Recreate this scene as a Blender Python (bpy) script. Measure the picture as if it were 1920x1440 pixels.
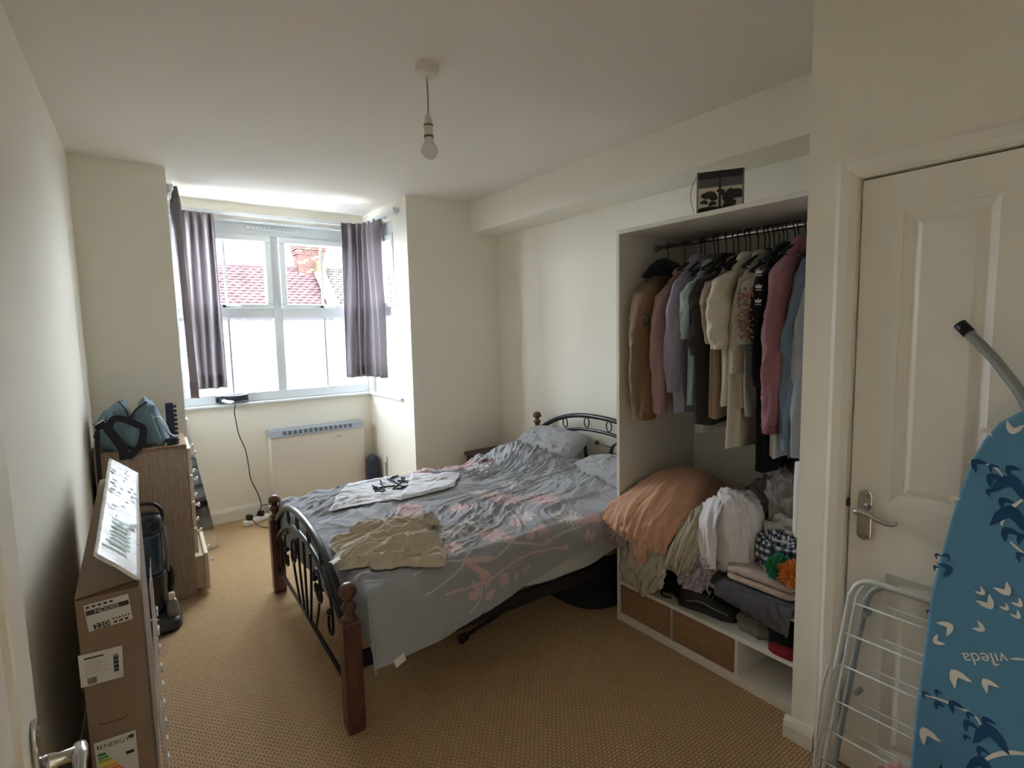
import bpy, bmesh, math, random
import numpy as np
from mathutils import Vector, Matrix
random.seed(7); RNG = np.random.default_rng(7)
PI = math.pi
for o in list(bpy.data.objects): bpy.data.objects.remove(o)
S = bpy.context.scene; COL = S.collection

# ------------------------------------------------------------------ camera
FPX, YAW, PITCH, ROLL, EYE = 1014.53, .627772, .10037, -.0218153, 1.5
_f = np.array([math.sin(YAW)*math.cos(PITCH), math.cos(YAW)*math.cos(PITCH), -math.sin(PITCH)])
_r = np.array([math.cos(YAW), -math.sin(YAW), 0.]); _u = np.cross(_r, _f)
_c, _s = math.cos(ROLL), math.sin(ROLL)
CR = np.array([_c*_r+_s*_u, -_s*_r+_c*_u, _f])
cam = bpy.data.cameras.new('camera'); camo = bpy.data.objects.new('camera', cam); COL.objects.link(camo)
cam.sensor_width = 36; cam.lens = FPX/1920*36; cam.clip_start = .02; cam.clip_end = 300
mw = Matrix.Identity(4)
for i in range(3):
    mw[i][0] = CR[0][i]; mw[i][1] = CR[1][i]; mw[i][2] = -CR[2][i]
mw[2][3] = EYE
camo.matrix_world = mw; S.camera = camo

# ------------------------------------------------------------------ world, lights, exposure
S.view_settings.view_transform = 'Standard'; S.view_settings.look = 'None'
S.view_settings.gamma = 1; S.view_settings.use_curve_mapping = False
S.view_settings.exposure = 3.45
SKY = 4.6
w = bpy.data.worlds.new('overcast_sky'); S.world = w; w.use_nodes = True
nt = w.node_tree; nt.nodes.clear()
wo = nt.nodes.new('ShaderNodeOutputWorld'); bg = nt.nodes.new('ShaderNodeBackground')
tc = nt.nodes.new('ShaderNodeTexCoord'); nz = nt.nodes.new('ShaderNodeTexNoise'); cr = nt.nodes.new('ShaderNodeValToRGB')
nz.inputs['Scale'].default_value = 5; nz.inputs['Detail'].default_value = 5
cr.color_ramp.elements[0].position = .35; cr.color_ramp.elements[0].color = (.76, .87, 1.0, 1)
cr.color_ramp.elements[1].position = .65; cr.color_ramp.elements[1].color = (.90, .96, 1, 1)
nt.links.new(tc.outputs['Generated'], nz.inputs['Vector']); nt.links.new(nz.outputs['Fac'], cr.inputs['Fac'])
nt.links.new(cr.outputs['Color'], bg.inputs['Color']); bg.inputs['Strength'].default_value = SKY
nt.links.new(bg.outputs['Background'], wo.inputs['Surface'])
S.cycles.use_denoising = True
S.cycles.max_bounces = 14; S.cycles.diffuse_bounces = 8; S.cycles.glossy_bounces = 4; S.cycles.transparent_max_bounces = 12
S.cycles.transmission_bounces = 8
S.cycles.sample_clamp_indirect = 6; S.cycles.caustics_reflective = False; S.cycles.caustics_refractive = False
def portal(loc, rot, sx, sy):
    l = bpy.data.lights.new('window_portal', 'AREA'); l.shape = 'RECTANGLE'; l.size = sx; l.size_y = sy; l.cycles.is_portal = True
    o = bpy.data.objects.new('window_portal', l); COL.objects.link(o); o.location = loc; o.rotation_euler = rot
portal((1.1, 5.03, 1.7), (-PI/2, 0, 0), 1.75, 1.6)
portal((2.02, 4.46, 1.7), (0, PI/2, 0), 1.6, .75)
portal((.17, 4.46, 1.7), (0, -PI/2, 0), 1.6, .75)

# ------------------------------------------------------------------ helpers
def ray(px, py):
    return CR.T @ np.array([(px-960)/FPX, -(py-720)/FPX, 1.])
def at(px, py, ax, v):
    """world point that the photograph's pixel shows on the plane  axis = v"""
    d = ray(px, py); o = np.array([0, 0, EYE]); i = 'xyz'.index(ax)
    return o + d*((v-o[i])/d[i])
def atpl(px, py, P, n):
    d = ray(px, py); o = np.array([0, 0, EYE]); n = np.array(n, float)
    return o + d*(np.dot(np.array(P)-o, n)/np.dot(d, n))
def srgb(h):
    if isinstance(h, str):
        c = [int(h[i:i+2], 16)/255 for i in (0, 2, 4)]
    else: c = [x/255 for x in h]
    return tuple(x/12.92 if x <= .04045 else ((x+.055)/1.055)**2.4 for x in c)
MATS = {}
def mat(name, col, rough=.6, metal=0, bump=None, var=0, vscale=8, sheen=0, trans=0, spec=.5, attr=None, coat=0):
    """bump=(scale, strength); var mixes a lighter/darker tone of the material itself"""
    if name in MATS: return MATS[name]
    m = bpy.data.materials.new(name); m.use_nodes = True; nt = m.node_tree; L = nt.links
    b = nt.nodes['Principled BSDF']; c = srgb(col)
    b.inputs['Base Color'].default_value = (*c, 1); b.inputs['Roughness'].default_value = rough
    b.inputs['Metallic'].default_value = metal; b.inputs['Specular IOR Level'].default_value = spec
    if sheen: b.inputs['Sheen Weight'].default_value = sheen
    if coat: b.inputs['Coat Weight'].default_value = coat; b.inputs['Coat Roughness'].default_value = .15
    tc = nt.nodes.new('ShaderNodeTexCoord')
    src = None
    if attr:
        a = nt.nodes.new('ShaderNodeAttribute'); a.attribute_name = attr; src = a.outputs['Color']
        L.new(src, b.inputs['Base Color'])
    if var:
        n = nt.nodes.new('ShaderNodeTexNoise'); n.inputs['Scale'].default_value = vscale; n.inputs['Detail'].default_value = 4
        L.new(tc.outputs['Object'], n.inputs['Vector'])
        mx = nt.nodes.new('ShaderNodeMix'); mx.data_type = 'RGBA'; mx.blend_type = 'MULTIPLY'
        r = nt.nodes.new('ShaderNodeValToRGB'); r.color_ramp.elements[0].position = .3; r.color_ramp.elements[1].position = .7
        r.color_ramp.elements[0].color = (1-var,)*3+(1,); r.color_ramp.elements[1].color = (1, 1, 1, 1)
        L.new(n.outputs['Fac'], r.inputs['Fac']); mx.inputs['Factor'].default_value = 1
        if src: L.new(src, mx.inputs['A'])
        else: mx.inputs['A'].default_value = (*c, 1)
        L.new(r.outputs['Color'], mx.inputs['B']); L.new(mx.outputs['Result'], b.inputs['Base Color'])
    if bump:
        n2 = nt.nodes.new('ShaderNodeTexNoise'); n2.inputs['Scale'].default_value = bump[0]; n2.inputs['Detail'].default_value = 3
        bp = nt.nodes.new('ShaderNodeBump'); bp.inputs['Strength'].default_value = bump[1]; bp.inputs['Distance'].default_value = bump[2] if len(bump) > 2 else .004
        L.new(tc.outputs['Object'], n2.inputs['Vector']); L.new(n2.outputs['Fac'], bp.inputs['Height']); L.new(bp.outputs['Normal'], b.inputs['Normal'])
    if trans:
        t = nt.nodes.new('ShaderNodeBsdfTranslucent'); t.inputs['Color'].default_value = (*c, 1)
        ms = nt.nodes.new('ShaderNodeMixShader'); ms.inputs['Fac'].default_value = trans
        out = nt.nodes['Material Output']
        L.new(b.outputs['BSDF'], ms.inputs[1]); L.new(t.outputs['BSDF'], ms.inputs[2]); L.new(ms.outputs['Shader'], out.inputs['Surface'])
    MATS[name] = m; return m
def wood(name, c1, c2, scale=(1, 1, 12), rough=.45):
    if name in MATS: return MATS[name]
    m = bpy.data.materials.new(name); m.use_nodes = True; nt = m.node_tree; L = nt.links; b = nt.nodes['Principled BSDF']
    tc = nt.nodes.new('ShaderNodeTexCoord'); mp = nt.nodes.new('ShaderNodeMapping'); mp.inputs['Scale'].default_value = scale
    n = nt.nodes.new('ShaderNodeTexNoise'); n.inputs['Scale'].default_value = 9; n.inputs['Detail'].default_value = 6; n.inputs['Distortion'].default_value = .6
    r = nt.nodes.new('ShaderNodeValToRGB'); r.color_ramp.elements[0].position = .35; r.color_ramp.elements[1].position = .68
    r.color_ramp.elements[0].color = (*srgb(c1), 1); r.color_ramp.elements[1].color = (*srgb(c2), 1)
    L.new(tc.outputs['Object'], mp.inputs['Vector']); L.new(mp.outputs['Vector'], n.inputs['Vector']); L.new(n.outputs['Fac'], r.inputs['Fac'])
    L.new(r.outputs['Color'], b.inputs['Base Color']); b.inputs['Roughness'].default_value = rough
    MATS[name] = m; return m
def glass(name, tint=(1, 1, 1), refl=.08, fac=None):
    if name in MATS: return MATS[name]
    m = bpy.data.materials.new(name); m.use_nodes = True; nt = m.node_tree; L = nt.links; nt.nodes.clear()
    out = nt.nodes.new('ShaderNodeOutputMaterial'); t = nt.nodes.new('ShaderNodeBsdfTransparent'); g = nt.nodes.new('ShaderNodeBsdfGlossy')
    t.inputs['Color'].default_value = (*tint, 1); g.inputs['Roughness'].default_value = .03
    ms = nt.nodes.new('ShaderNodeMixShader'); ms.inputs['Fac'].default_value = refl
    L.new(t.outputs[0], ms.inputs[1]); L.new(g.outputs[0], ms.inputs[2]); L.new(ms.outputs[0], out.inputs['Surface'])
    MATS[name] = m; return m

WM = {}                      # object -> world translation/rotation of the local frame
def _link(o, parent):
    COL.objects.link(o)
    if parent is not None: o.parent = parent
def thing(name, label, cat, loc=(0, 0, 0), rz=0, group=None, kind=None):
    o = bpy.data.objects.new(name, None); COL.objects.link(o); o.empty_display_size = .05
    o.location = loc; o.rotation_euler = (0, 0, rz)
    WM[o] = Matrix.Translation(loc) @ Matrix.Rotation(rz, 4, 'Z')
    tag(o, label, cat, group, kind); return o
def tag(o, label=None, cat=None, group=None, kind=None):
    if label: o['label'] = label
    if cat: o['category'] = cat
    if group: o['group'] = group
    if kind: o['kind'] = kind
    return o
class G:
    """collects geometry in world coordinates and links it as ONE mesh object"""
    def __init__(s): s.v = []; s.f = []; s.n = 0
    def add(s, vs, fs):
        k = s.n; s.v.extend([tuple(map(float, p)) for p in vs]); s.f.extend([tuple(i+k for i in f) for f in fs]); s.n += len(vs); return s
    def box(s, x0, x1, y0, y1, z0, z1):
        return s.add([(x, y, z) for z in (z0, z1) for y in (y0, y1) for x in (x0, x1)],
                     [(0, 2, 3, 1), (4, 5, 7, 6), (0, 1, 5, 4), (1, 3, 7, 5), (3, 2, 6, 7), (2, 0, 4, 6)])
    def obox(s, c, a, b, d):
        c, a, b, d = map(lambda t: np.array(t, float), (c, a, b, d))
        return s.add([c+i*a+j*b+k*d for k in (-1, 1) for j in (-1, 1) for i in (-1, 1)],
                     [(0, 2, 3, 1), (4, 5, 7, 6), (0, 1, 5, 4), (1, 3, 7, 5), (3, 2, 6, 7), (2, 0, 4, 6)])
    def quad(s, a, b, c, d): return s.add([a, b, c, d], [(0, 1, 2, 3)])
    def loft(s, rings, closed=True, caps=True):
        m = len(rings[0]); vs = [p for r in rings for p in r]; fs = []
        for i in range(len(rings)-1):
            for j in range(m if closed else m-1):
                fs.append((i*m+j, i*m+(j+1) % m, (i+1)*m+(j+1) % m, (i+1)*m+j))
        if caps and closed: fs += ([] if caps == 'end' else [tuple(range(m))[::-1]])+[tuple(range((len(rings)-1)*m, len(rings)*m))]
        return s.add(vs, fs)
    def tube(s, pts, r, n=8, closed=False, flat=None, caps=True):
        pts = [np.array(p, float) for p in pts]; k = len(pts); rings = []; up = None
        for i, p in enumerate(pts):
            a = pts[(i-1) % k] if (closed or i > 0) else p; b = pts[(i+1) % k] if (closed or i < k-1) else p
            t = b-a; t = t/(np.linalg.norm(t)+1e-12)
            if up is None:
                up = np.array([0, 0, 1.]) if abs(t[2]) < .9 else np.array([1., 0, 0])
            up = up-t*np.dot(up, t); up /= np.linalg.norm(up)+1e-12; q = np.cross(t, up)
            rr = r[i] if hasattr(r, '__len__') else r; fl = flat if flat else 1
            rings.append([p+rr*(math.cos(2*PI*j/n)*q*fl+math.sin(2*PI*j/n)*up) for j in range(n)])
        if closed: rings.append(rings[0])
        return s.loft(rings, True, caps and not closed)
    def strap(s, pts, w, t, side):
        """flat band: width w along 'side', thickness t"""
        pts = [np.array(p, float) for p in pts]; sd = np.array(side, float); sd /= np.linalg.norm(sd); rings = []
        for i, p in enumerate(pts):
            d = pts[min(i+1, len(pts)-1)]-pts[max(i-1, 0)]; d /= np.linalg.norm(d)+1e-12
            s2 = sd-d*np.dot(sd, d); s2 /= np.linalg.norm(s2)+1e-12; nn = np.cross(d, s2)
            rings.append([p+s2*w/2+nn*t/2, p-s2*w/2+nn*t/2, p-s2*w/2-nn*t/2, p+s2*w/2-nn*t/2])
        return s.loft(rings)
    def lathe(s, prof, c, n=20, axis=None):
        c = np.array(c, float); ax = np.array(axis if axis is not None else (0, 0, 1), float); ax /= np.linalg.norm(ax)
        u = np.cross(ax, (1, 0, 0) if abs(ax[0]) < .9 else (0, 1, 0)); u /= np.linalg.norm(u); v = np.cross(ax, u)
        return s.loft([[c+ax*z+max(r, 1e-4)*(math.cos(2*PI*j/n)*u+math.sin(2*PI*j/n)*v) for j in range(n)] for r, z in prof])
    def prism(s, poly, o, u, v, d):
        """2-D polygon in frame (o,u,v), extruded by vector d"""
        o, u, v, d = map(lambda t: np.array(t, float), (o, u, v, d)); k = len(poly)
        A = [o+u*a+v*b for a, b in poly]; B = [p+d for p in A]
        return s.add(A+B, [tuple(range(k))[::-1], tuple(range(k, 2*k))]+[(i, (i+1) % k, k+(i+1) % k, k+i) for i in range(k)])
    def build(s, name, m, parent=None, smooth=False, bevel=0, sub=0, solid=0, seg=2, kind=None, local=False):
        me = bpy.data.meshes.new(name)
        vs = np.array(s.v, float)
        if parent is not None and parent in WM and not local:
            Mi = np.array(WM[parent].inverted()); vs = vs @ Mi[:3, :3].T + Mi[:3, 3]
        me.from_pydata(vs.tolist(), [], s.f); me.validate()
        bm = bmesh.new(); bm.from_mesh(me); bmesh.ops.recalc_face_normals(bm, faces=bm.faces); bm.to_mesh(me); bm.free()
        me.materials.append(m)
        if smooth: me.polygons.foreach_set('use_smooth', [True]*len(me.polygons))
        o = bpy.data.objects.new(name, me); _link(o, parent)
        if parent is not None and parent in WM: WM[o] = WM[parent]
        if bevel:
            b = o.modifiers.new('b', 'BEVEL'); b.width = bevel; b.segments = seg; b.limit_method = 'ANGLE'; b.angle_limit = .6
        if solid:
            d = o.modifiers.new('s', 'SOLIDIFY'); d.thickness = solid; d.offset = 0
        if sub:
            d = o.modifiers.new('u', 'SUBSURF'); d.levels = sub; d.render_levels = sub
        if kind: o['kind'] = kind
        return o
def grid_mesh(name, P, m, parent=None, solid=0, cols=None, closed=False, sub=0):
    """P: (nu,nv,3) world points"""
    nu, nv = P.shape[:2]; vs = P.reshape(-1, 3)
    if parent is not None and parent in WM:
        Mi = np.array(WM[parent].inverted()); vs = vs @ Mi[:3, :3].T + Mi[:3, 3]
    i, j = np.meshgrid(np.arange(nu-1), np.arange(nv if closed else nv-1), indexing='ij'); j2 = (j+1) % nv
    F = np.stack([i*nv+j, (i+1)*nv+j, (i+1)*nv+j2, i*nv+j2], -1).reshape(-1, 4)
    me = bpy.data.meshes.new(name); me.vertices.add(len(vs)); me.vertices.foreach_set('co', vs.astype(np.float32).ravel())
    me.loops.add(F.size); me.loops.foreach_set('vertex_index', F.astype(np.int32).ravel())
    me.polygons.add(len(F)); me.polygons.foreach_set('loop_start', np.arange(0, F.size, 4, dtype=np.int32))
    me.update(calc_edges=True); me.polygons.foreach_set('use_smooth', np.ones(len(F), bool))
    if cols is not None:
        a = me.color_attributes.new('Col', 'FLOAT_COLOR', 'POINT')
        a.data.foreach_set('color', np.c_[cols.reshape(-1, 3), np.ones(len(vs))].astype(np.float32).ravel())
    me.materials.append(m); me.validate()
    o = bpy.data.objects.new(name, me); _link(o, parent)
    if parent is not None and parent in WM: WM[o] = WM[parent]
    if solid:
        d = o.modifiers.new('s', 'SOLIDIFY'); d.thickness = solid; d.offset = -1
    if sub:
        d = o.modifiers.new('u', 'SUBSURF'); d.levels = sub; d.render_levels = sub
    return o
# vectorised gradient-free value noise
_T = RNG.random(4096).astype(np.float64)*2-1
def vn(x, y, z=0):
    x, y, z = np.broadcast_arrays(np.asarray(x, float), np.asarray(y, float), np.asarray(z, float))
    xi, yi, zi = np.floor(x).astype(int), np.floor(y).astype(int), np.floor(z).astype(int)
    fx, fy, fz = x-xi, y-yi, z-zi; s = lambda t: t*t*t*(t*(t*6-15)+10); ux, uy, uz = s(fx), s(fy), s(fz)
    h = lambda a, b, c: _T[(a*73856093 ^ b*19349663 ^ c*83492791) & 4095]
    l = lambda a, b, t: a+(b-a)*t
    return l(l(l(h(xi, yi, zi), h(xi+1, yi, zi), ux), l(h(xi, yi+1, zi), h(xi+1, yi+1, zi), ux), uy),
             l(l(h(xi, yi, zi+1), h(xi+1, yi, zi+1), ux), l(h(xi, yi+1, zi+1), h(xi+1, yi+1, zi+1), ux), uy), uz)
def fbm(x, y, z=0, o=3):
    r = 0; a = 1; t = 0
    for k in range(o): r = r+a*vn(np.asarray(x)*2**k+17*k, np.asarray(y)*2**k-9*k, np.asarray(z)*2**k+5*k); t += a; a *= .5
    return r/t
def ridge(x, y, z=0, o=2):
    """sharp creases like crumpled cloth, 0..1"""
    wx = x+.6*vn(x*.9+3, y*.9, z); wy = y+.6*vn(x*.9, y*.9+8, z)
    r = 0; a = 1; t = 0
    for k in range(o): r = r+a*(1-np.abs(vn(wx*2**k+11*k, wy*2**k, z+k)))**2; t += a; a *= .5
    return r/t
def smooth(a, b, t):
    t = np.clip((np.asarray(t, float)-a)/(b-a), 0, 1); return t*t*(3-2*t)
def spline(pts, n):
    """Catmull-Rom through pts, n samples"""
    P = np.array(pts, float); k = len(P); t = np.linspace(0, k-1, n); i = np.clip(np.floor(t).astype(int), 0, k-2); f = (t-i)[:, None]
    g = lambda j: P[np.clip(j, 0, k-1)]
    p0, p1, p2, p3 = g(i-1), g(i), g(i+1), g(i+2)
    return .5*((2*p1)+(-p0+p2)*f+(2*p0-5*p1+4*p2-p3)*f**2+(-p0+3*p1-3*p2+p3)*f**3)

# ------------------------------------------------------------------ materials
WALL = mat('wall_paint', (237, 233, 221), .85, bump=(160, .12, .002), spec=.2)
CEIL = mat('ceiling_paint', (231, 225, 216), .9, bump=(120, .1, .002), spec=.2)
WHITE = mat('gloss_white', (232, 228, 216), .4)
UPVC = mat('window_plastic', (212, 217, 219), .3)
DOORW = mat('door_paint', (237, 232, 222), .4)
MELA = mat('white_melamine', (226, 222, 214), .45)
CHROME = mat('chrome', (205, 205, 205), .18, 1)
STEEL = mat('brushed_steel', (150, 150, 148), .3, 1)
BLACK = mat('black_plastic', (22, 22, 24), .4)
BMETAL = mat('black_bed_metal', (40, 41, 46), .3, .35)
MAHOG = wood('mahogany', '472a22', '6b4436', (6, 6, 1), .35)
OAK = wood('oak_effect', '988474', 'b09c8a', (10, 10, 1), .5)
DRAW = wood('drawer_wood', '86684c', 'a08060', (1.5, 1.5, 9), .5)

# ------------------------------------------------------------------ structure
def st(name, g, m, parent=None, **k):
    o = g.build(name, m, parent, **k)
    if parent is None: o['kind'] = 'structure'
    return o
ZC = 2.54
def lw(y): return -.149-.0355*(4.014-y)          # face of the left wall
# carpet; darker joints put shade between the loops into the colour
mC = bpy.data.materials.new('loop_carpet'); mC.use_nodes = True; nt = mC.node_tree; L = nt.links; b = nt.nodes['Principled BSDF']
b.inputs['Roughness'].default_value = .95; b.inputs['Specular IOR Level'].default_value = .1
tc = nt.nodes.new('ShaderNodeTexCoord'); br = nt.nodes.new('ShaderNodeTexBrick'); br.inputs['Scale'].default_value = 1
br.inputs['Brick Width'].default_value = .021; br.inputs['Row Height'].default_value = .0125; br.inputs['Mortar Size'].default_value = .0028; br.inputs['Mortar Smooth'].default_value = .7
br.inputs['Color1'].default_value = (*srgb((210, 180, 141)), 1); br.inputs['Color2'].default_value = (*srgb((200, 171, 132)), 1); br.inputs['Mortar'].default_value = (*srgb((162, 133, 98)), 1)
nn = nt.nodes.new('ShaderNodeTexNoise'); nn.inputs['Scale'].default_value = 60; nn.inputs['Detail'].default_value = 2
mp = nt.nodes.new('ShaderNodeVectorMath'); mp.operation = 'MULTIPLY_ADD'; mp.inputs[1].default_value = (.004, .004, 0)
L.new(tc.outputs['Object'], nn.inputs['Vector']); L.new(nn.outputs['Color'], mp.inputs[0]); L.new(tc.outputs['Object'], mp.inputs[2]); L.new(mp.outputs[0], br.inputs['Vector'])
L.new(br.outputs['Color'], b.inputs['Base Color'])
bp = nt.nodes.new('ShaderNodeBump'); bp.invert = True; bp.inputs['Strength'].default_value = .65; bp.inputs['Distance'].default_value = .006
L.new(br.outputs['Fac'], bp.inputs['Height']); L.new(bp.outputs['Normal'], b.inputs['Normal'])
st('floor', G().box(-.8, 3, -1.6, 5, -.06, 0), mC)
st('ceiling', G().box(-.8, 3, -1.6, 5, ZC, ZC+.06), CEIL)
g = G(); y0, y1 = -.1, 4.05
g.add([(lw(y), y, z) for z in (0, ZC) for y in (y0, y1)]+[(-.6, y, z) for z in (0, ZC) for y in (y0, y1)],
      [(0, 1, 3, 2), (4, 6, 7, 5), (0, 2, 6, 4), (1, 5, 7, 3), (0, 4, 5, 1), (2, 3, 7, 6)])
st('wall_left', g, WALL)
st('wall_back_left', G().box(-.6, .32, 4.014, 4.12, 0, ZC), WALL)
def wall_hole(x0, x1, y0, y1, wy0, wy1, wz0, wz1):
    g = G(); g.box(x0, x1, y0, y1, 0, wz0); g.box(x0, x1, y0, y1, wz1, ZC); g.box(x0, x1, y0, wy0, wz0, wz1); g.box(x0, x1, wy1, y1, wz0, wz1); return g
st('wall_bay_left', wall_hole(.215, .32, 4.12, 4.95, 4.20, 4.76, .94, 2.41), WALL)
st('wall_bay_right', wall_hole(1.871, 1.976, 4.0, 4.95, 4.17, 4.76, .94, 2.41), WALL)
g = G(); g.box(.32, 1.871, 4.813, 4.95, 0, .935); g.box(.32, 1.871, 4.813, 4.95, 2.412, ZC); st('wall_bay_back', g, WALL)
st('wall_back_right', G().box(1.871, 2.85, 3.914, 4.0, 0, ZC), WALL)
st('wall_right', G().box(2.72, 2.82, .8, 3.93, 0, ZC), WALL)
st('trim_1', G().box(2.43, 2.72, .9, 3.914, 2.295, ZC), WALL)
XD = 1.88
g = G(); g.box(XD, XD+.1, .795, .905, 0, ZC); g.box(XD, XD+.1, -.12, .795, 2.0, ZC); g.box(XD+.1, 2.8, .8, .905, 0, ZC); st('wall_door', g, WALL)
g = G(); g.box(.68, 2.0, -.12, 0, 0, ZC); g.box(-.35, .68, -.12, 0, 2.05, ZC); st('wall_front', g, WALL)
g = G(); g.box(-.8, -.7, -1.6, -.12, 0, ZC); g.box(1.5, 1.6, -1.6, -.12, 0, ZC); g.box(-.8, 1.6, -1.6, -1.5, 0, ZC); st('wall_hall', g, WALL)
# skirting boards
def skirt(name, a, b, n, h=.11, t=.016):
    a = np.array([*a, 0.]); b = np.array([*b, 0.]); n = np.array([*n, 0.]); u = b-a
    prof = [(0, 0), (t, 0), (t, h-.03), (t*.75, h-.015), (t*.35, h), (0, h)]
    g = G(); g.loft([[p+n*q[0]+np.array([0, 0, q[1]]) for q in prof] for p in (a, b)]); o = g.build(name, WHITE); o['kind'] = 'structure'; return o
skirt('baseboard_bay_back', (.32, 4.813), (1.871, 4.813), (0, -1))
skirt('baseboard_bay_right', (1.871, 4.813), (1.871, 3.914), (-1, 0))
skirt('baseboard_back_right', (1.871, 3.914), (2.72, 3.914), (0, -1))
skirt('baseboard_right', (2.72, 3.914), (2.72, 1.86), (-1, 0))
skirt('baseboard_left', (lw(1.05), 1.05), (lw(4.0), 4.0), (1, -.0355))
skirt('baseboard_back_left', (lw(4.014), 4.014), (.32, 4.014), (0, -1))
skirt('baseboard_door_side', (XD, .822), (XD, .925), (-1, 0), .078, .02)
# window boards
g = G(); g.box(.32, 1.871, 4.775, 4.86, .935, .957); st('trim_2', g, UPVC, bevel=.006)
g = G(); g.box(1.845, 1.95, 4.10, 4.80, .935, .957); st('trim_3', g, UPVC, bevel=.006)
g = G(); g.box(.235, .345, 4.14, 4.80, .935, .957); st('trim_4', g, UPVC, bevel=.006)

# ---- windows
CLEAR = glass('clear_glass'); 
mF = bpy.data.materials.new('frosted_glass'); mF.use_nodes = True; nt = mF.node_tree; nt.nodes.clear()
out = nt.nodes.new('ShaderNodeOutputMaterial'); t = nt.nodes.new('ShaderNodeBsdfTranslucent'); t.inputs['Color'].default_value = (.13, .135, .14, 1)
d = nt.nodes.new('ShaderNodeBsdfTransparent'); d.inputs['Color'].default_value = (.90, .91, .92, 1); ms = nt.nodes.new('ShaderNodeMixShader'); ms.inputs['Fac'].default_value = .5
nt.links.new(t.outputs[0], ms.inputs[1]); nt.links.new(d.outputs[0], ms.inputs[2]); nt.links.new(ms.outputs[0], out.inputs['Surface'])
def sthing(name, loc=(0, 0, 0)):
    o = bpy.data.objects.new(name, None); COL.objects.link(o); o.location = loc; o['kind'] = 'structure'; WM[o] = Matrix.Translation(loc); return o
W1 = sthing('window_1', (1.1, 4.88, .957))
Y0, Y1 = 4.845, 4.915
g = G(); g.box(.32, 1.871, Y0, Y1, .957, 1.032); g.box(.32, 1.871, Y0, Y1, 2.30, 2.412); g.box(.32, .40, Y0, Y1, 1.032, 2.30); g.box(1.795+.056, 1.871, Y0, Y1, 1.032, 2.30)
g.build('frame', UPVC, W1, bevel=.006)
G().box(1.077, 1.148, Y0, Y1, 1.032, 2.30).build('mullion', UPVC, W1, bevel=.006)
g = G(); g.box(.40, 1.077, Y0, Y1, 1.638, 1.725); g.box(1.148, 1.851, Y0, Y1, 1.638, 1.725); g.build('transom', UPVC, W1, bevel=.006)
g = G(); g.box(.32, 1.871, 4.80, 4.845, 2.395, 2.412); g.build('head_trim', UPVC, W1, bevel=.004)
for x0, x1 in ((.40, 1.077), (1.148, 1.851)):
    g = G(); a, b_, c, d_ = x0-.006, x1+.006, 1.713, 2.305; s = .052
    g.box(a, b_, Y0-.022, Y0+.03, c, c+s-.012); g.box(a, b_, Y0-.022, Y0+.03, d_-s, d_); g.box(a, a+s, Y0-.022, Y0+.03, c+s-.012, d_-s); g.box(b_-s, b_, Y0-.022, Y0+.03, c+s-.012, d_-s)
    sa = g.build('sash', UPVC, W1, bevel=.008)
    G().box(a+s-.004, b_-s+.004, 4.872, 4.878, c+s-.014, d_-s+.004).build('pane', CLEAR, sa)
    xc = (x0+x1)/2
    G().box(xc-.009, xc+.009, 4.868, 4.882, c+s-.012, d_-s).build('glazing_bar', UPVC, sa)
    hx = xc-.01
    g = G(); g.box(hx-.018, hx+.018, Y0-.034, Y0-.02, c+.008, c+.03); g.tube([(hx, Y0-.034, c+.02), (hx, Y0-.055, c+.02), (hx+.055, Y0-.06, c+.014), (hx+.09, Y0-.06, c+.012)], .008); g.build('handle', UPVC, sa, smooth=True)
    G().box(hx-.03, hx-.012, Y0-.04, Y0-.02, c+.01, c+.028).build('handle_lock', BLACK, sa)
    G().box(x0, x1, 4.876, 4.884, 1.03, 1.64).build('frosted_pane', mF, W1)
    G().box(xc-.006, xc+.006, 4.866, 4.876, 1.032, 1.638).build('glazing_bar', mat('bar_grey', (170, 178, 182), .4), W1)
g = G(); g.box(.91, 1.305, 4.825, 4.846, 2.348, 2.372); v = g.build('trickle_vent', UPVC, W1, bevel=.005)
for i in range(12): G().box(.93+i*.03, .95+i*.03, 4.822, 4.827, 2.356, 2.364).build('slot', mat('vent_slot', (150, 158, 162), .6), v)
def side_window(name, xa, xb, y0, y1):
    W = sthing(name, ((xa+xb)/2, (y0+y1)/2, .957)); z0, z1 = .957, 2.41
    g = G(); g.box(xa, xb, y0, y1, z0, z0+.075); g.box(xa, xb, y0, y1, z1-.1, z1); g.box(xa, xb, y0, y0+.05, z0+.075, z1-.1); g.box(xa, xb, y1-.05, y1, z0+.075, z1-.1); g.build('frame', UPVC, W, bevel=.006)
    G().box(xa, xb, y0+.05, y1-.05, 1.638, 1.725).build('transom', UPVC, W, bevel=.006)
    sg = -1 if xa > 1 else 1; xi = xa if sg < 0 else xb
    g = G(); X0, X1 = sorted((xi+sg*.022, xi-sg*.03))
    g.box(X0, X1, y0+.044, y1-.044, 1.713, 1.753); g.box(X0, X1, y0+.044, y1-.044, 2.253, 2.305); g.box(X0, X1, y0+.044, y0+.092, 1.753, 2.253); g.box(X0, X1, y1-.092, y1-.044, 1.753, 2.253)
    sa = g.build('sash', UPVC, W, bevel=.008); xm = (xa+xb)/2
    G().box(xm-.003, xm+.003, y0+.09, y1-.09, 1.75, 2.256).build('pane', CLEAR, sa)
    G().box(xm-.004, xm+.004, y0+.05, y1-.05, 1.03, 1.64).build('frosted_pane', mF, W)
side_window('window_2', 1.90, 1.965, 4.17, 4.76)
side_window('window_3', .226, .29, 4.20, 4.76)

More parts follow.
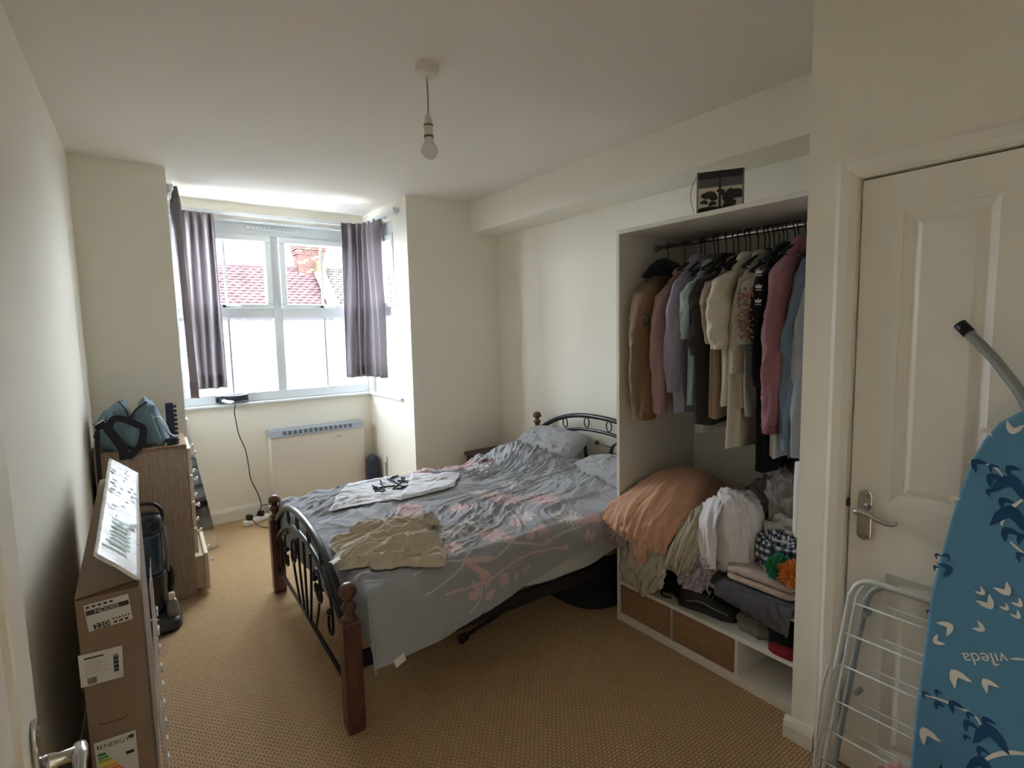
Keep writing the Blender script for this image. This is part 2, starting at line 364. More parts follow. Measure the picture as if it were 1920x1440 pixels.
# ---- door on the right, its frame, the open door at the left
D1 = sthing('door_1', (XD, .37, 0))
ya, yb = -.012, .745; xf = XD+.012
def leaf(W, y0, y1, xface, sgn, ztop, stile=.11, mid=.10):
    """panelled leaf; its face looks along sgn*X"""
    t = .035; xb_ = xface-sgn*t; X = sorted((xface, xb_))
    zs = [.004, .115, .715, .945, 1.825, ztop]; ym = (y0+y1)/2
    g = G(); g.box(X[0], X[1], y0, y0+stile, .004, ztop); g.box(X[0], X[1], y1-stile, y1, .004, ztop); g.box(X[0], X[1], ym-mid/2, ym+mid/2, .004, ztop)
    for a, b in ((y0+stile, ym-mid/2), (ym+mid/2, y1-stile)):
        for z0, z1 in ((zs[0], zs[1]), (zs[2], zs[3]), (zs[4], zs[5])): g.box(X[0], X[1], a, b, z0, z1)
    lf = g.build('leaf', DOORW, W)
    for a, b in ((y0+stile, ym-mid/2), (ym+mid/2, y1-stile)):
        for z0, z1 in ((zs[1], zs[2]), (zs[3], zs[4])):
            r = lambda i, dx: [(xface-sgn*dx, y, z) for y, z in ((a+i, z0+i), (b-i, z0+i), (b-i, z1-i), (a+i, z1-i))]
            g = G(); g.loft([r(0, 0), r(.003, .003), r(.022, .012), r(.028, .0125), r(.046, .004), r(.050, .003)], caps='end'); g.build('panel', DOORW, lf)
    return lf
lf1 = leaf(D1, ya, yb, xf, -1, 1.93)
def handle(lf, xface, sgn, y, z0, z1, dirn, m=CHROME):
    """lever handle on a long back plate; dirn: +1/-1 the way the lever points along Y"""
    g = G(); c = (z0+z1)/2; h = (z1-z0)/2; wq = .021
    poly = [(-wq, -h+.014), (-wq*.6, -h+.004), (0, -h), (wq*.6, -h+.004), (wq, -h+.014), (wq, h-.02), (wq*.72, h-.007), (0, h), (-wq*.72, h-.007), (-wq, h-.02)]
    g.prism(poly, (xface, y, c), (0, 1, 0), (0, 0, 1), (sgn*.007, 0, 0))
    pl = g.build('handle_plate', m, lf, bevel=.003)
    zl = c+h*.2
    g = G(); g.lathe([(.012, 0), (.0115, .012), (.009, .018), (.009, .045)], (xface+sgn*.007, y, zl), 16, (sgn, 0, 0))
    pts = spline([(xface+sgn*.048, y-dirn*.012, zl), (xface+sgn*.05, y+dirn*.02, zl+.002), (xface+sgn*.05, y+dirn*.06, zl-.012), (xface+sgn*.05, y+dirn*.09, zl-.014), (xface+sgn*.047, y+dirn*.103, zl-.006)], 16)
    g.tube(pts, [.0095]*5+[.008]*6+[.007]*3+[.006, .005], 10); g.build('lever', m, pl, smooth=True)
    g = G()
    for zz in (z0+.016, z1-.022):
        for dy in (-.009, .009): g.lathe([(.0042, 0), (.0035, .0015), (.001, .002)], (xface+sgn*.007, y+dy, zz), 10, (sgn, 0, 0))
    g.build('screw', STEEL, pl)
handle(lf1, xf, -1, .70, .803, .972, -1)
G().box(XD+.0, XD+.03, .746, .757, .905, .93).build('latch', BLACK, D1)
G().box(XD+.05, XD+.055, -.02, .8, 0, 2.0).build('gap_shade_panel', mat('door_gap_shade', (45, 40, 36), .9), D1)  # dark sheet added behind the leaf, colour stands in for shade in the gap
# architrave
g = G(); pr_ = [(0, 0), (.008, 0), (.018, .02), (.02, .045), (.016, .058), (.016, .066), (0, .066)]
yo, zo = .752, 1.942
R1 = [(XD-a, yo+b, 0) for a, b in pr_]; R2 = [(XD-a, yo+b, zo+b) for a, b in pr_]; R3 = [(XD-a, -.12, zo+b) for a, b in pr_]
g.loft([R1, R2, R3]); g.box(XD, XD+.06, .750, .80, 0, 2.0); g.box(XD, XD+.06, -.12, .80, 1.937, 2.0); st('trim_5', g, DOORW)
D2 = sthing('door_2', (-.137, .6, 0))
lf2 = leaf(D2, .2, 1.02, -.137, 1, 1.98)
handle(lf2, -.137, 1, .965, .80, .975, -1)

# ------------------------------------------------------------------ outside: houses across the road
BRK = mat('yellow_brick', (76, 65, 49), .9, var=.25, vscale=3, spec=.05)
def roof(name, label, x0, x1, yr, zr, ye, ze, m, wallm, cat='house'):
    T = thing(name, label, cat, ((x0+x1)/2, (yr+ye)/2, 0))
    G().box(x0, x1, ye+.3, 2*yr-ye-.3, -1.5, ze).build('wall', wallm, T)
    g = G(); dy, dz = ye-yr, ze-zr
    th = .1
    g.add([(x0, yr, zr), (x1, yr, zr), (x1, ye, ze), (x0, ye, ze), (x1, 2*yr-ye, ze), (x0, 2*yr-ye, ze)], [(0, 1, 2, 3), (0, 5, 4, 1), (0, 3, 5), (1, 4, 2)]); r = g.build('roof', m, T)
    n = 26; slope = math.hypot(dy, dz); ux = .30
    u = np.array([0, dy, dz])/slope; nrm = np.array([0, -dz, dy])/slope; nrm = nrm*(1 if nrm[2] > 0 else -1)
    g = G(); rr = random.Random(5)
    for i in range(n):
        s0 = slope*i/n; s1 = slope*(i+1)/n+.05; k = int((x1-x0)/ux); o = (i % 2)*ux/2
        for j in range(k):
            xa = x0+j*ux+o; xb = min(xa+ux-.015, x1); jit = rr.uniform(0, .02)
            P = lambda x, s, h: np.array([x, yr, zr])+u*s+nrm*h
            xm = (xa+xb)/2
            g.add([P(xa, s0, .01), P(xm, s0, .03), P(xb, s0, .01), P(xa, s1, .05+jit), P(xm, s1, .085+jit), P(xb, s1, .05+jit), P(xa, s1, 0), P(xb, s1, 0)], [(0, 1, 4, 3), (1, 2, 5, 4), (3, 4, 5, 7, 6)])
    tl = g.build('roof_tiles', m, T); tl['kind'] = 'stuff'
    g = G(); g.tube([(x0, yr, zr+.03), (x1, yr, zr+.03)], .11, 8); g.build('ridge_tiles', m, T)
    return T
RED = mat('red_roof_tile', (70, 54, 56), .9, var=.35, vscale=2.5, spec=.03); GREY = mat('brown_grey_tile', (58, 56, 53), .9, var=.35, vscale=2.5, spec=.03)
YR = 24.; ZR = 4.22; YE, ZE = 20.4, 1.2
H1 = roof('terrace_house', 'terraced house with red tiled roof across the road', -3, 7.0, YR, ZR, YE, ZE, RED, BRK)
H2 = roof('terrace_house', 'terraced house with brown grey tiled roof, right of the chimney', 7.37, 15, YR, ZR+.05, YE, ZE, GREY, BRK)
# party wall parapet + white verge
sl = np.array([0, YE-YR, ZE-ZR])
G().prism([(YR+.2, ZR+.30), (YR-.75, ZR+.30), (YR-.75, ZR-.25), (YE, ZE+.25), (YE, -1.4), (YR+.2, -1.4)], (7.0, 0, 0), (0, 1, 0), (0, 0, 1), (.36, 0, 0)).build('party_wall', BRK, H1)
g = G(); a = np.array([6.94, YR-.8, ZR-.22]); b_ = np.array([6.94, YE, ZE+.28]); g.obox((a+b_)/2, (.09, 0, 0), (b_-a)/2, (0, .03, .05)); g.build('verge', mat('verge_mortar', (140, 139, 136), .8), H1)
# chimney stack, brick by brick in courses
CH = thing('chimney_stack', 'red brick chimney stack with corbelled top on the ridge', 'chimney', (6.9, YR, ZR))
BR2 = [mat('chimney_brick', (68, 48, 44), .9, var=.3, vscale=6, spec=.05), mat('chimney_brick_pale', (86, 75, 64), .9, var=.3, vscale=6, spec=.05)]
G().box(6.36, 7.40, YR-.36, YR+.36, ZR-.3, ZR+1.0).build('core', mat('mortar', (86, 79, 68), .9), CH)
bms = {}
for c in range(14):
    z = ZR-.28+c*.095; ex = .03+(.05 if c >= 9 else 0)+(.05 if c >= 11 else 0)
    x0, x1 = 6.36-ex, 7.40+ex; nb = 5; bw = (x1-x0)/nb
    for j in range(nb):
        off = (c % 2)*bw*.4
        g = G(); xa = x0+j*bw+(off if j else 0); xb = x0+(j+1)*bw+(off if j < nb-1 else 0); g.box(xa+.008, xb-.008, YR-.36-ex, YR-.2, z+.008, z+.087); g.build('brick', BR2[(c*7+j*3) % 5 == 0], CH)
    g = G(); g.box(6.36-ex, 6.5, YR-.19, YR+.36+ex, z+.008, z+.087); g.build('brick', BR2[0], CH)
for x in (6.62, 7.12):
    G().lathe([(.13, 0), (.15, .03), (.12, .08), (.11, .3), (.14, .34), (.14, .38), (.1, .38), (.09, .1)], (x, YR, ZR+1.04), 14).build('chimney_pot', BR2[1], CH)
gr = G(); gr.box(-60, 80, 6, 120, -2.6, -2.5); o = gr.build('street_ground', mat('street', (52, 52, 52), .9)); o['kind'] = 'structure'

# ------------------------------------------------------------------ pendant lamp
PEN = mat('pendant_plastic', (222, 216, 204), .45)
px, py = 1.067, 1.998
T = thing('pendant_lamp', 'bare white pendant bulb hanging from the ceiling rose', 'lamp', (px, py, ZC))
G().lathe([(.052, 0), (.052, -.008), (.048, -.012), (.046, -.034), (.041, -.04), (.012, -.041), (.006, -.05)], (px, py, ZC), 28).build('ceiling_rose', PEN, T, smooth=True).modifiers.new('e', 'EDGE_SPLIT')
G().tube(spline([(px, py, ZC-.04), (px+.003, py+.002, ZC-.11), (px+.001, py, ZC-.19)], 10), .0035, 8).build('flex', mat('flex_grey', (150, 144, 132), .5), T, smooth=True)
zt = 2.352
lh = G().lathe([(.006, .003), (.011, 0), (.0175, -.033), (.0175, -.036), (.0165, -.037), (.0165, -.041), (.0185, -.042), (.0185, -.077), (.017, -.078), (.001, -.078)], (px, py, zt), 24).build('lamp_holder', PEN, T, smooth=True); lh.modifiers.new('e', 'EDGE_SPLIT').split_angle = .5
for zz in (-.039, -.081): G().lathe([(.0172, .0035), (.0192, .003), (.0192, -.003), (.0172, -.0035)], (px, py, zt+zz), 24).build('shade_ring', mat('ring_dark_grey', (96, 92, 84), .6), lh)  # two dark grey rings on the lamp holder
mB = mat('bulb_glass', (244, 242, 236), .12, trans=.3, coat=.6)
zb_ = zt-.084
G().lathe([(.0165, .006), (.0165, -.012), (.018, -.018), (.0245, -.028), (.030, -.038), (.0328, -.050), (.0318, -.062), (.0265, -.074), (.016, -.082), (.002, -.085)], (px, py, zb_), 28).build('bulb', mB, T, smooth=True)

# ------------------------------------------------------------------ curtains and rail
CUR = mat('lilac_curtain', (156, 149, 154), .9, bump=(300, .25, .001), trans=.36, spec=.1)
def curtain(name, label, path, z0, z1, pleats, amp, seed, flare=1.0, lean=(0, 0)):
    nu, nv = 150, 40; P0 = spline(path, nu); u = np.linspace(0, 1, nu)
    T_ = np.gradient(P0, axis=0); T_ /= np.linalg.norm(T_, axis=1)[:, None]; N_ = np.c_[-T_[:, 1], T_[:, 0]]
    v = np.linspace(0, 1, nv); U, V = np.meshgrid(u, v, indexing='ij')
    ph = 2*PI*pleats*(U+.055*vn(U*4, V*.9, seed)+.02*vn(U*9, V*2, seed+5))
    gather = smooth(0, .07, V)
    a = amp*(.30+.70*gather)*(1+.6*vn(U*5, V*1.2, seed+3))
    off = a*np.sin(ph)+.005*np.sin(ph*3.1)*(1-gather*.75)+.012*V*vn(U*3, V*2, seed+9)
    cx = P0[:, 0].mean(); cy = P0[:, 1].mean()
    X = P0[:, 0][:, None]+N_[:, 0][:, None]*off+lean[0]*V+(P0[:, 0][:, None]-cx)*(flare-1)*V
    Y = P0[:, 1][:, None]+N_[:, 1][:, None]*off+lean[1]*V
    Z = z1+(z0-z1)*V+.004*vn(U*9, V*0, seed)*(V)
    T = thing(name, label, 'curtain', (cx, cy, z0), group=None)
    kt = 2
    grid_mesh('drape', np.stack([X, Y, Z], -1), CUR, T, solid=.003)
    h = -4
    grid_mesh('hem', np.stack([X, Y, Z], -1)[:, h:]+np.stack([N_[:, 0][:, None]*.003+0*V[:, h:], N_[:, 1][:, None]*.003+0*V[:, h:], 0*V[:, h:]], -1), mat('curtain_hem', (143, 132, 137), .9, trans=.25), T, solid=.002)
    grid_mesh('header_tape', np.stack([X, Y, Z], -1)[:, :3]+np.stack([N_[:, 0][:, None]*.003+0*V[:, :3], N_[:, 1][:, None]*.003+0*V[:, :3], 0*V[:, :3]], -1), mat('curtain_tape', (138, 131, 136), .9, trans=.2), T, solid=.002)
curtain('curtain', 'narrow lilac grey curtain hanging on the left side of the bay, nearest the wall corner', [(.382, 4.14), (.385, 4.25), (.395, 4.42)], 1.09, 2.46, 2, .026, 1, lean=(.014, 0))
curtain('curtain', 'lilac grey pleated curtain left of the panes, above the hair dryer', [(.44, 4.70), (.56, 4.725), (.668, 4.725)], 1.10, 2.425, 4, .026, 2)
curtain('curtain', 'lilac grey pleated curtain wrapping the right corner of the bay', [(1.635, 4.72), (1.72, 4.72), (1.79, 4.69), (1.825, 4.60), (1.832, 4.48), (1.835, 4.36)], 1.11, 2.45, 5.5, .028, 3)
T = thing('curtain_rail', 'white curtain track running round the bay under the ceiling', 'curtain rail', (1.1, 4.77, 2.44))
g = G(); g.box(.36, 1.83, 4.765, 4.785, 2.435, 2.462); g.box(1.825, 1.845, 4.05, 4.785, 2.435, 2.462); g.box(.345, .362, 4.10, 4.785, 2.435, 2.462); g.build('track', UPVC, T, bevel=.003)
for x in (.75, 1.05, 1.42): G().box(x-.008, x+.008, 4.785, 4.813, 2.43, 2.47).build('bracket', UPVC, T)
for y in (4.08, 4.3, 4.6): G().box(1.845, 1.871, y-.012, y+.012, 2.425, 2.472).build('bracket', UPVC, T)
for y in (4.16, 4.6): G().box(.32, .345, y-.012, y+.012, 2.425, 2.472).build('bracket', UPVC, T)
G().box(1.82, 1.85, 4.035, 4.052, 2.428, 2.470).build('end_stop', UPVC, T)

# ------------------------------------------------------------------ storage heater
T = thing('storage_heater', 'cream electric storage heater with a slotted grey top under the window', 'heater', (1.35, 4.75, 0))
HB = mat('heater_cream', (218, 211, 200), .5); HG = mat('heater_grille', (160, 168, 178), .5)
x0, x1 = .955, 1.745
G().box(x0, x1, 4.70, 4.805, .06, .66).build('body', HB, T, bevel=.008)
g = G(); g.prism([(4.692, .655), (4.805, .655), (4.805, .712), (4.712, .708)], (x0-.006, 0, 0), (0, 1, 0), (0, 0, 1), (x1-x0+.012, 0, 0)); gr_ = g.build('grille', HG, T, bevel=.003)
for i in range(14):
    xa = x0+.10+i*.0425; G().obox((xa+.014, 4.7012, .683), (.0135, 0, 0), (0, .0015, .0), (0, .0055, .0145)).build('slot', mat('grille_slot', (84, 90, 98), .7), gr_)
G().box(1.50, 1.54, 4.697, 4.7005, .60, .606).build('badge', mat('badge_grey', (110, 108, 106), .5), T)
for xa in (1.0, 1.66): G().box(xa, xa+.05, 4.72, 4.80, 0, .06).build('foot', BLACK, T)

# navy case between heater and bay wall
T = thing('suitcase', 'dark navy case standing in the corner right of the storage heater', 'suitcase', (1.80, 4.62, 0))
g = G(); rings = []
for y in (4.60, 4.615, 4.685, 4.70):
    i = .012 if y in (4.60, 4.70) else 0
    q = [(1.752+i, .03), (1.752+i, .36-i), (1.775, .395-i), (1.81, .40-i), (1.838-i, .375), (1.845-i, .33), (1.845-i, .03)]
    rings.append([(a, y, b) for a, b in q])
g.loft(rings); NAVY = mat('navy_case', (46, 54, 76), .6, bump=(200, .2)); bod = g.build('shell', NAVY, T, bevel=.006)
for z in (.1, .2, .3): G().box(1.765, 1.835, 4.594, 4.604, z, z+.012).build('rib', NAVY, T)
for x in (1.765, 1.825): G().lathe([(.015, -.01), (.015, .01)], (x, 4.65, .015), 12, (1, 0, 0)).build('wheel', BLACK, T)
# capped pipe on the bay side wall
T = thing('heating_pipe', 'thin grey capped pipe standing in the corner beside the navy case', 'pipe', (1.855, 4.5, 0))
G().tube([(1.857, 4.5, 0), (1.857, 4.5, .36)], .008, 10).build('pipe', mat('pipe_grey', (150, 148, 140), .4), T, smooth=True)
G().lathe([(.012, 0), (.014, .02), (.010, .05), (.004, .06)], (1.857, 4.5, .35), 12).build('cap', WHITE, T)

# ------------------------------------------------------------------ bed
NP, FP = np.array([.622, 1.923]), np.array([.667, 3.288]); NH, FH = np.array([2.57, 1.915]), np.array([2.605, 3.265])
BED = thing('double_bed', 'double bed with black scrolled metal ends and reddish wooden posts', 'bed', (1.6, 2.6, 0))
def post(c, ztop, zsq):
    h = .034; c = np.array(c); g = G()
    d = FP-NP; d = d/np.linalg.norm(d); e = np.array([d[1], -d[0]])
    sq = lambda hh, z: [(*(c+sx*hh*e+sy*hh*d), z) for sx, sy in ((-1, -1), (1, -1), (1, 1), (-1, 1))]
    g.loft([sq(h*.93, 0), sq(h, .03), sq(h, zsq-.012), sq(h*.8, zsq)])
    p = g.build('post', MAHOG, BED, bevel=.004)
    hh = ztop-zsq
    g = G().lathe([(.027, 0), (.030, .006), (.022, .014), (.0165, .022), (.021, .034), (.0295, .05), (.019, .066), (.014, .072), (.0165, .079), (.027, .095), (.033, hh-.04), (.0335, hh-.028), (.028, hh-.012), (.015, hh-.002), (.001, hh)], (*c, zsq-.002), 20)
    g.build('finial', MAHOG, p, smooth=True)
post(NP, .582, .44); post(FP, .58, .45); post(NH, .87, .74); post(FH, .862, .735)
def endpl(A, B): return lambda s, z: np.array([*(A+(B-A)*s), z])
def arch(E, s0, s1, ze, zp, r, n=40, name='arch_bar', flat=None):
    pts = []
    for i in range(n+1):
        t = i/n; s = s0+(s1-s0)*t
        k = (1-abs(2*t-1)**2.35)
        pts.append(E(s, ze+(zp-ze)*k))
    return G().tube(pts, r, 10, flat=flat).build(name, BMETAL, BED, smooth=True)
E1 = endpl(NP, FP)
arch(E1, .03, .97, .435, .635, .0165); arch(E1, .03, .97, .335, .54, .0115)
G().tube([E1(.03, .145), E1(.97, .145)], .0095, 10).build('bottom_rail', BMETAL, BED, smooth=True)
for s in (.035, .965): G().tube([E1(s, .12), E1(s, .44)], .009, 8).build('side_upright', BMETAL, BED, smooth=True)
def bar(E, pts, r=.0062, name='scroll', n=24):
    return G().tube(spline([E(*p) for p in pts], n), r, 8).build(name, BMETAL, BED, smooth=True)
def knob(E, s, z, r=.014): return G().lathe([(.001, -r), (r*.7, -r*.7), (r, 0), (r*.7, r*.7), (.001, r)], E(s, z), 12).build('scroll_end', BMETAL, BED, smooth=True)
def oring(E, s, z, a, b, r=.0045):
    L_ = np.linalg.norm(FP-NP)
    return G().tube([E(s+a/L_*math.cos(t), z+b*math.sin(t)) for t in np.linspace(0, 2*PI, 25)[:-1]], r, 6, closed=True).build('oval_ring', BMETAL, BED, smooth=True)
def panelwork(E, z0, dz, zs=1.0, inner=None):
    """bars and scrolls, mirrored about the middle"""
    for m in (0, 1):
        f = (lambda s: s) if m == 0 else (lambda s: 1-s)
        F = lambda p: [(f(s), z0+(z-z0)*zs+dz) for s, z in p]
        bar(E, F([(.455, .148), (.435, .25), (.415, .38), (.41, .50)]), name='bar')
        bar(E, F([(.395, .148), (.35, .24), (.315, .34), (.30, .40), (.315, .45), (.35, .46), (.372, .43), (.365, .40)]))
        bar(E, F([(.30, .40), (.29, .35), (.31, .325), (.345, .345), (.36, .39)]))
        knob(E, *F([(.367, .405)])[0])
        bar(E, F([(.235, .45), (.19, .43), (.172, .36), (.175, .28), (.195, .25), (.218, .27), (.215, .32)]))
        knob(E, *F([(.205, .345)])[0])
    bar(E, [(.5, z0+dz), (.5, z0+dz+(.53-z0)*zs)], name='bar')
panelwork(E1, .148, 0)
for s in (.27, .42, .58, .73):
    zz = (.435+.2*(1-abs(2*s-1)**2.35)+.335+.205*(1-abs(2*s-1)**2.35))/2; oring(E1, s, zz-.002, .022, .036)
E2 = endpl(NH, FH)
arch(E2, .03, .97, .735, .898, .0165); arch(E2, .03, .97, .62, .802, .0115)
G().tube([E2(.03, .40), E2(.97, .40)], .0095, 10).build('bottom_rail', BMETAL, BED, smooth=True)
for s in (.25, .42, .58, .75):
    zz = (.735+.163*(1-abs(2*s-1)**2.35)+.62+.182*(1-abs(2*s-1)**2.35))/2; oring(E2, s, zz, .024, .034)
panelwork(E2, .40, 0.0, 1.0) if False else None
for m in (0, 1):
    f = (lambda s: s) if m == 0 else (lambda s: 1-s)
    bar(E2, [(f(s), z) for s, z in [(.72, .71), (.70, .755), (.66, .765), (.62, .735), (.60, .68), (.59, .55), (.585, .41)]])
    bar(E2, [(f(s), z) for s, z in [(.36, .74), (.385, .735), (.41, .69), (.42, .62), (.425, .41)]])
    knob(E2, f(.505 if m == 0 else .36), .722, .016)
bar(E2, [(.51, .715), (.46, .717), (.41, .712)], .005, 'rod')
# side rails, slats, centre legs
for a, b_ in ((NP, NH), (FP, FH)):
    a3, b3 = np.array([*a, .265]), np.array([*b_, .265]); d = b3-a3; G().obox((a3+b3)/2, d/2*.97, (0, .012, 0), (0, 0, .032)).build('side_rail', BMETAL, BED, bevel=.004)
for i in range(12):
    x = .75+i*.158; G().box(x, x+.07, 1.95, 3.25, .292, .31).build('slat', wood('slat_wood', 'a08660', 'b99e78', (8, 1, 1)), BED)
g = G(); g.box(.68, 2.56, 2.57, 2.61, .262, .292); g.build('centre_beam', BMETAL, BED)
for x in (1.1, 1.72): G().tube([(x, 2.59, 0), (x, 2.59, .265)], .016, 10).build('centre_leg', BMETAL, BED)
MT = thing('mattress', 'pale grey mattress showing under the hem of the duvet', 'mattress', (1.6, 2.6, .312))
g = G(); g.box(.70, 2.54, 1.95, 3.25, .312, .53); g.build('mattress_body', mat('mattress_ticking', (196, 194, 190), .9, bump=(90, .4)), MT, bevel=.04, seg=4)
# fitted valance: visible paler lower sheet on the near side
# ---- duvet
YN, YF = 1.90, 3.315
def ztop(X, Y):
    X = np.asarray(X, float); Y = np.asarray(Y, float)
    z = .553+.012*np.sin((Y-1.9)/1.4*PI)+.012*fbm(X*2.5, Y*2.5, 1)
    z = z+.045*smooth(1.85, 2.3, X)*smooth(2.0, 2.3, Y)
    z = z+.075*np.exp(-(((X-2.34)/.22)**2+((Y-2.98)/.30)**2)**1.4)
    z = z-.02*smooth(1.0, .68, X)
    return z
def wrinkle(X, Y):
    top = smooth(1.88, 2.02, Y)
    calm = 1-.55*smooth(1.25, .75, X)
    wx, wy = X+.05*vn(X*5, Y*5, 1), Y+.05*vn(X*4+7, Y*4, 2)+.25*X*vn(X*1.1, Y*1.3, 3)
    a = .030*(ridge(wx*5, wy*15, 2., 2)-.3)*calm+.015*(ridge(wx*11, wy*30, 4., 2)-.3)*calm+.010*(ridge(wx*9+wy*6, wy*8-wx*5, 7., 1)-.3)
    a = a+.016*ridge(X*3.2-Y*2, Y*3.2, 6., 1)
    a = a*(.35+.9*smooth(-.5, .4, fbm(X*2.2, Y*2.2, 9)))
    return a*top
def hemz(X): return np.interp(X, [.60, .70, .95, 1.2, 1.6, 1.85, 2.05, 2.5], [.215, .215, .235, .262, .335, .40, .46, .47])
nx, ny = 430, 430
s = np.concatenate([np.linspace(-.24, 0, 50), np.linspace(0, 1.72, nx-50)[1:], [1.725]])
tv = np.concatenate([np.linspace(-1, 0, 110), np.linspace(0, 1, ny-130)[1:], 1+np.linspace(0, .16, 22)[1:]])
SX, V = np.meshgrid(s, tv, indexing='ij')
dropx = np.where(SX < 0, -SX, 0); Xb = .715+np.where(SX > 0, SX, 0)
Ytop = YN+.045+np.clip(V, 0, 1)*(YF-.06-YN-.045); Zt = ztop(Xb, Ytop)
hem = hemz(Xb)
dn = np.where(V < 0, -V*(Zt-hem), 0); df = np.where(V > 1, (V-1)*1.2, 0)
rad = .05
curve = lambda d: (np.where(d < rad*1.57, rad*np.sin(np.minimum(d/rad, 1.57)), rad), np.where(d < rad*1.57, rad*(1-np.cos(np.minimum(d/rad, 1.57))), rad+(d-rad*1.57)))
on_, zn_ = curve(dn); of_, zf_ = curve(df); ox_, zx_ = curve(dropx)
wv = wrinkle(Xb, Ytop)
side = smooth(0, .12, dn)
Xg = Xb-ox_*.7; Yg = Ytop-on_*(1.0+.0*V)+of_
zc_ = np.maximum(zn_, zx_*.95)+.12*np.minimum(zn_, zx_)
Zg = Zt-zc_-zf_+wv*(1-smooth(.02, .1, dropx))
Yg = Yg-side*(.014*np.sin(Xb*7.5+1.2*vn(Xb*3, dn*3))+.010*fbm(Xb*6, dn*4, 2)+.012)-.03*side*dn/.3*smooth(1.5, .75, Xb)
Xg = Xg-smooth(0, .1, dropx)*(.008*np.sin(Ytop*9)+.004)*1.0
# rest-frame print: w is height over the sheet, measured along the cloth
Wv = np.where(V < 0, -dn, Ytop-YN-.02)
GREYD = np.array(srgb((156, 158, 163))); PINK = np.array(srgb((204, 176, 178))); CREAM = np.array(srgb((206, 200, 200)))
cols = np.zeros(SX.shape+(3,)); cols[:] = GREYD
cols *= (1+.03*fbm(Xb*30, Wv*30, 3))[..., None]
edge_w = lambda x: 0
def rest(cx, cy):
    x, y = 400+cx/2.4615, 740+cy/2.4615
    p = at(x, y, 'z', .57)
    if p[1] > 1.95: return p[0], p[1]-YN-.02
    p = at(x, y, 'y', 1.875); return p[0], min(p[2]-.555, -.0)
def paint(mask, c): cols[mask] = cols[mask]*.06+np.array(c)*.94
def stroke(pts, wd, c, taper=False):
    if taper: wd = wd*.75
    q = spline([rest(*p) for p in pts], 40); dm = np.full(SX.shape, 9.)
    for i in range(len(q)-1):
        a, b = q[i], q[i+1]; d = b-a; L2 = d@d+1e-12
        t = np.clip(((Xb-a[0])*d[0]+(Wv-a[1])*d[1])/L2, 0, 1)
        ww = (.25+1.5*math.sin(PI*(i+.5)/39)) if taper else 1
        dm = np.minimum(dm, np.hypot(Xb-a[0]-t*d[0], Wv-a[1]-t*d[1])/ww)
    paint(dm < wd, c)
def bloom(cx, cy, R, c, k=9, deep=.55, aspect=1.0, c2=None):
    x, w_ = rest(cx, cy); dx, dw = Xb-x, (Wv-w_)*aspect; r = np.hypot(dx, dw); th = np.arctan2(dw, dx)
    rr = R*(1-deep+deep*np.abs(np.cos(k*th/2+.4*np.sin(3*th))))
    paint(r < rr, c)
    if c2 is not None: paint((r < rr*.8) & (np.abs(np.sin(k*th/2+.4*np.sin(3*th)+12*r/R)) < .16), c2)
    paint(r < R*.14, c2 if c2 is not None else c)
P2 = PINK*.7
for p in [[(945, 862), (1050, 818), (1165, 808), (1290, 805), (1370, 750), (1430, 690), (1560, 640)], [(975, 945), (1130, 855), (1190, 790), (1250, 740), (1330, 705)], [(1330, 710), (1430, 725), (1530, 730)], [(1180, 1040), (1225, 985), (1245, 915)], [(1580, 700), (1700, 640), (1800, 600)], [(1060, 800), (1150, 760), (1215, 735)]]: stroke(p, .0045, CREAM*.85)
stroke([(1070, 945), (1180, 925), (1300, 880), (1420, 800), (1520, 760), (1630, 745)], .0055, PINK)
for p, wd in [([(1165, 808), (1240, 805), (1305, 790)], .009), ([(1170, 815), (1230, 850), (1285, 865)], .010), ([(1150, 780), (1180, 745), (1215, 738)], .008), ([(1000, 805), (1030, 812), (1065, 805)], .012), ([(1195, 890), (1215, 930), (1225, 960)], .010), ([(1180, 950), (1195, 965), (1215, 970)], .014), ([(1255, 975), (1275, 960), (1300, 935)], .012), ([(1480, 700), (1492, 680), (1500, 650)], .018), ([(1540, 730), (1555, 720), (1572, 712)], .012), ([(1715, 690), (1725, 670), (1735, 650)], .012), ([(1735, 700), (1745, 680), (1760, 662)], .012), ([(1440, 860), (1452, 848), (1460, 840)], .007), ([(1462, 840), (1470, 832), (1476, 826)], .006)]: stroke(p, wd, PINK, True)
bloom(1260, 890, .040, PINK, 5, .5, c2=P2); bloom(1350, 890, .030, PINK, 6, .4, c2=P2); bloom(1410, 878, .019, PINK, 5, .5); bloom(1400, 665, .040, PINK, 5, .45, c2=CREAM); bloom(1545, 625, .050, PINK, 6, .5, c2=P2); bloom(1632, 745, .016, PINK, 5, .2)
for i in range(7):
    x0 = 1690+i*16; stroke([(x0, 612-i*2), (x0+10, 600-i*2), (x0+22, 592-i*2)], .008, PINK, True); stroke([(x0, 612-i*2), (x0+12, 617-i*2), (x0+26, 618-i*2)], .008, PINK, True)
for a in [(1350, 480, .115, PINK, 17, .6), (1520, 480, .10, PINK, 15, .6), (1640, 560, .095, CREAM, 17, .7), (1285, 640, .075, PINK, 9, .5), (1150, 520, .085, PINK, 13, .55), (900, 525, .09, PINK, 11, .5), (1110, 640, .07, CREAM, 9, .6), (1250, 455, .10, CREAM, 13, .6), (1380, 420, .08, CREAM, 11, .6), (1090, 700, .06, PINK, 7, .5), (960, 350, .12, PINK, 9, .5), (1060, 335, .11, PINK, 11, .5), (1150, 320, .12, PINK, 9, .5), (1220, 345, .09, CREAM, 11, .55), (1430, 560, .07, CREAM, 9, .55), (1400, 590, .05, PINK, 9, .55), (1180, 600, .05, CREAM, 9, .5)]:
    bloom(a[0], a[1], a[2], a[3], a[4], a[5], 1., c2=(P2 if a[3] is PINK else None))
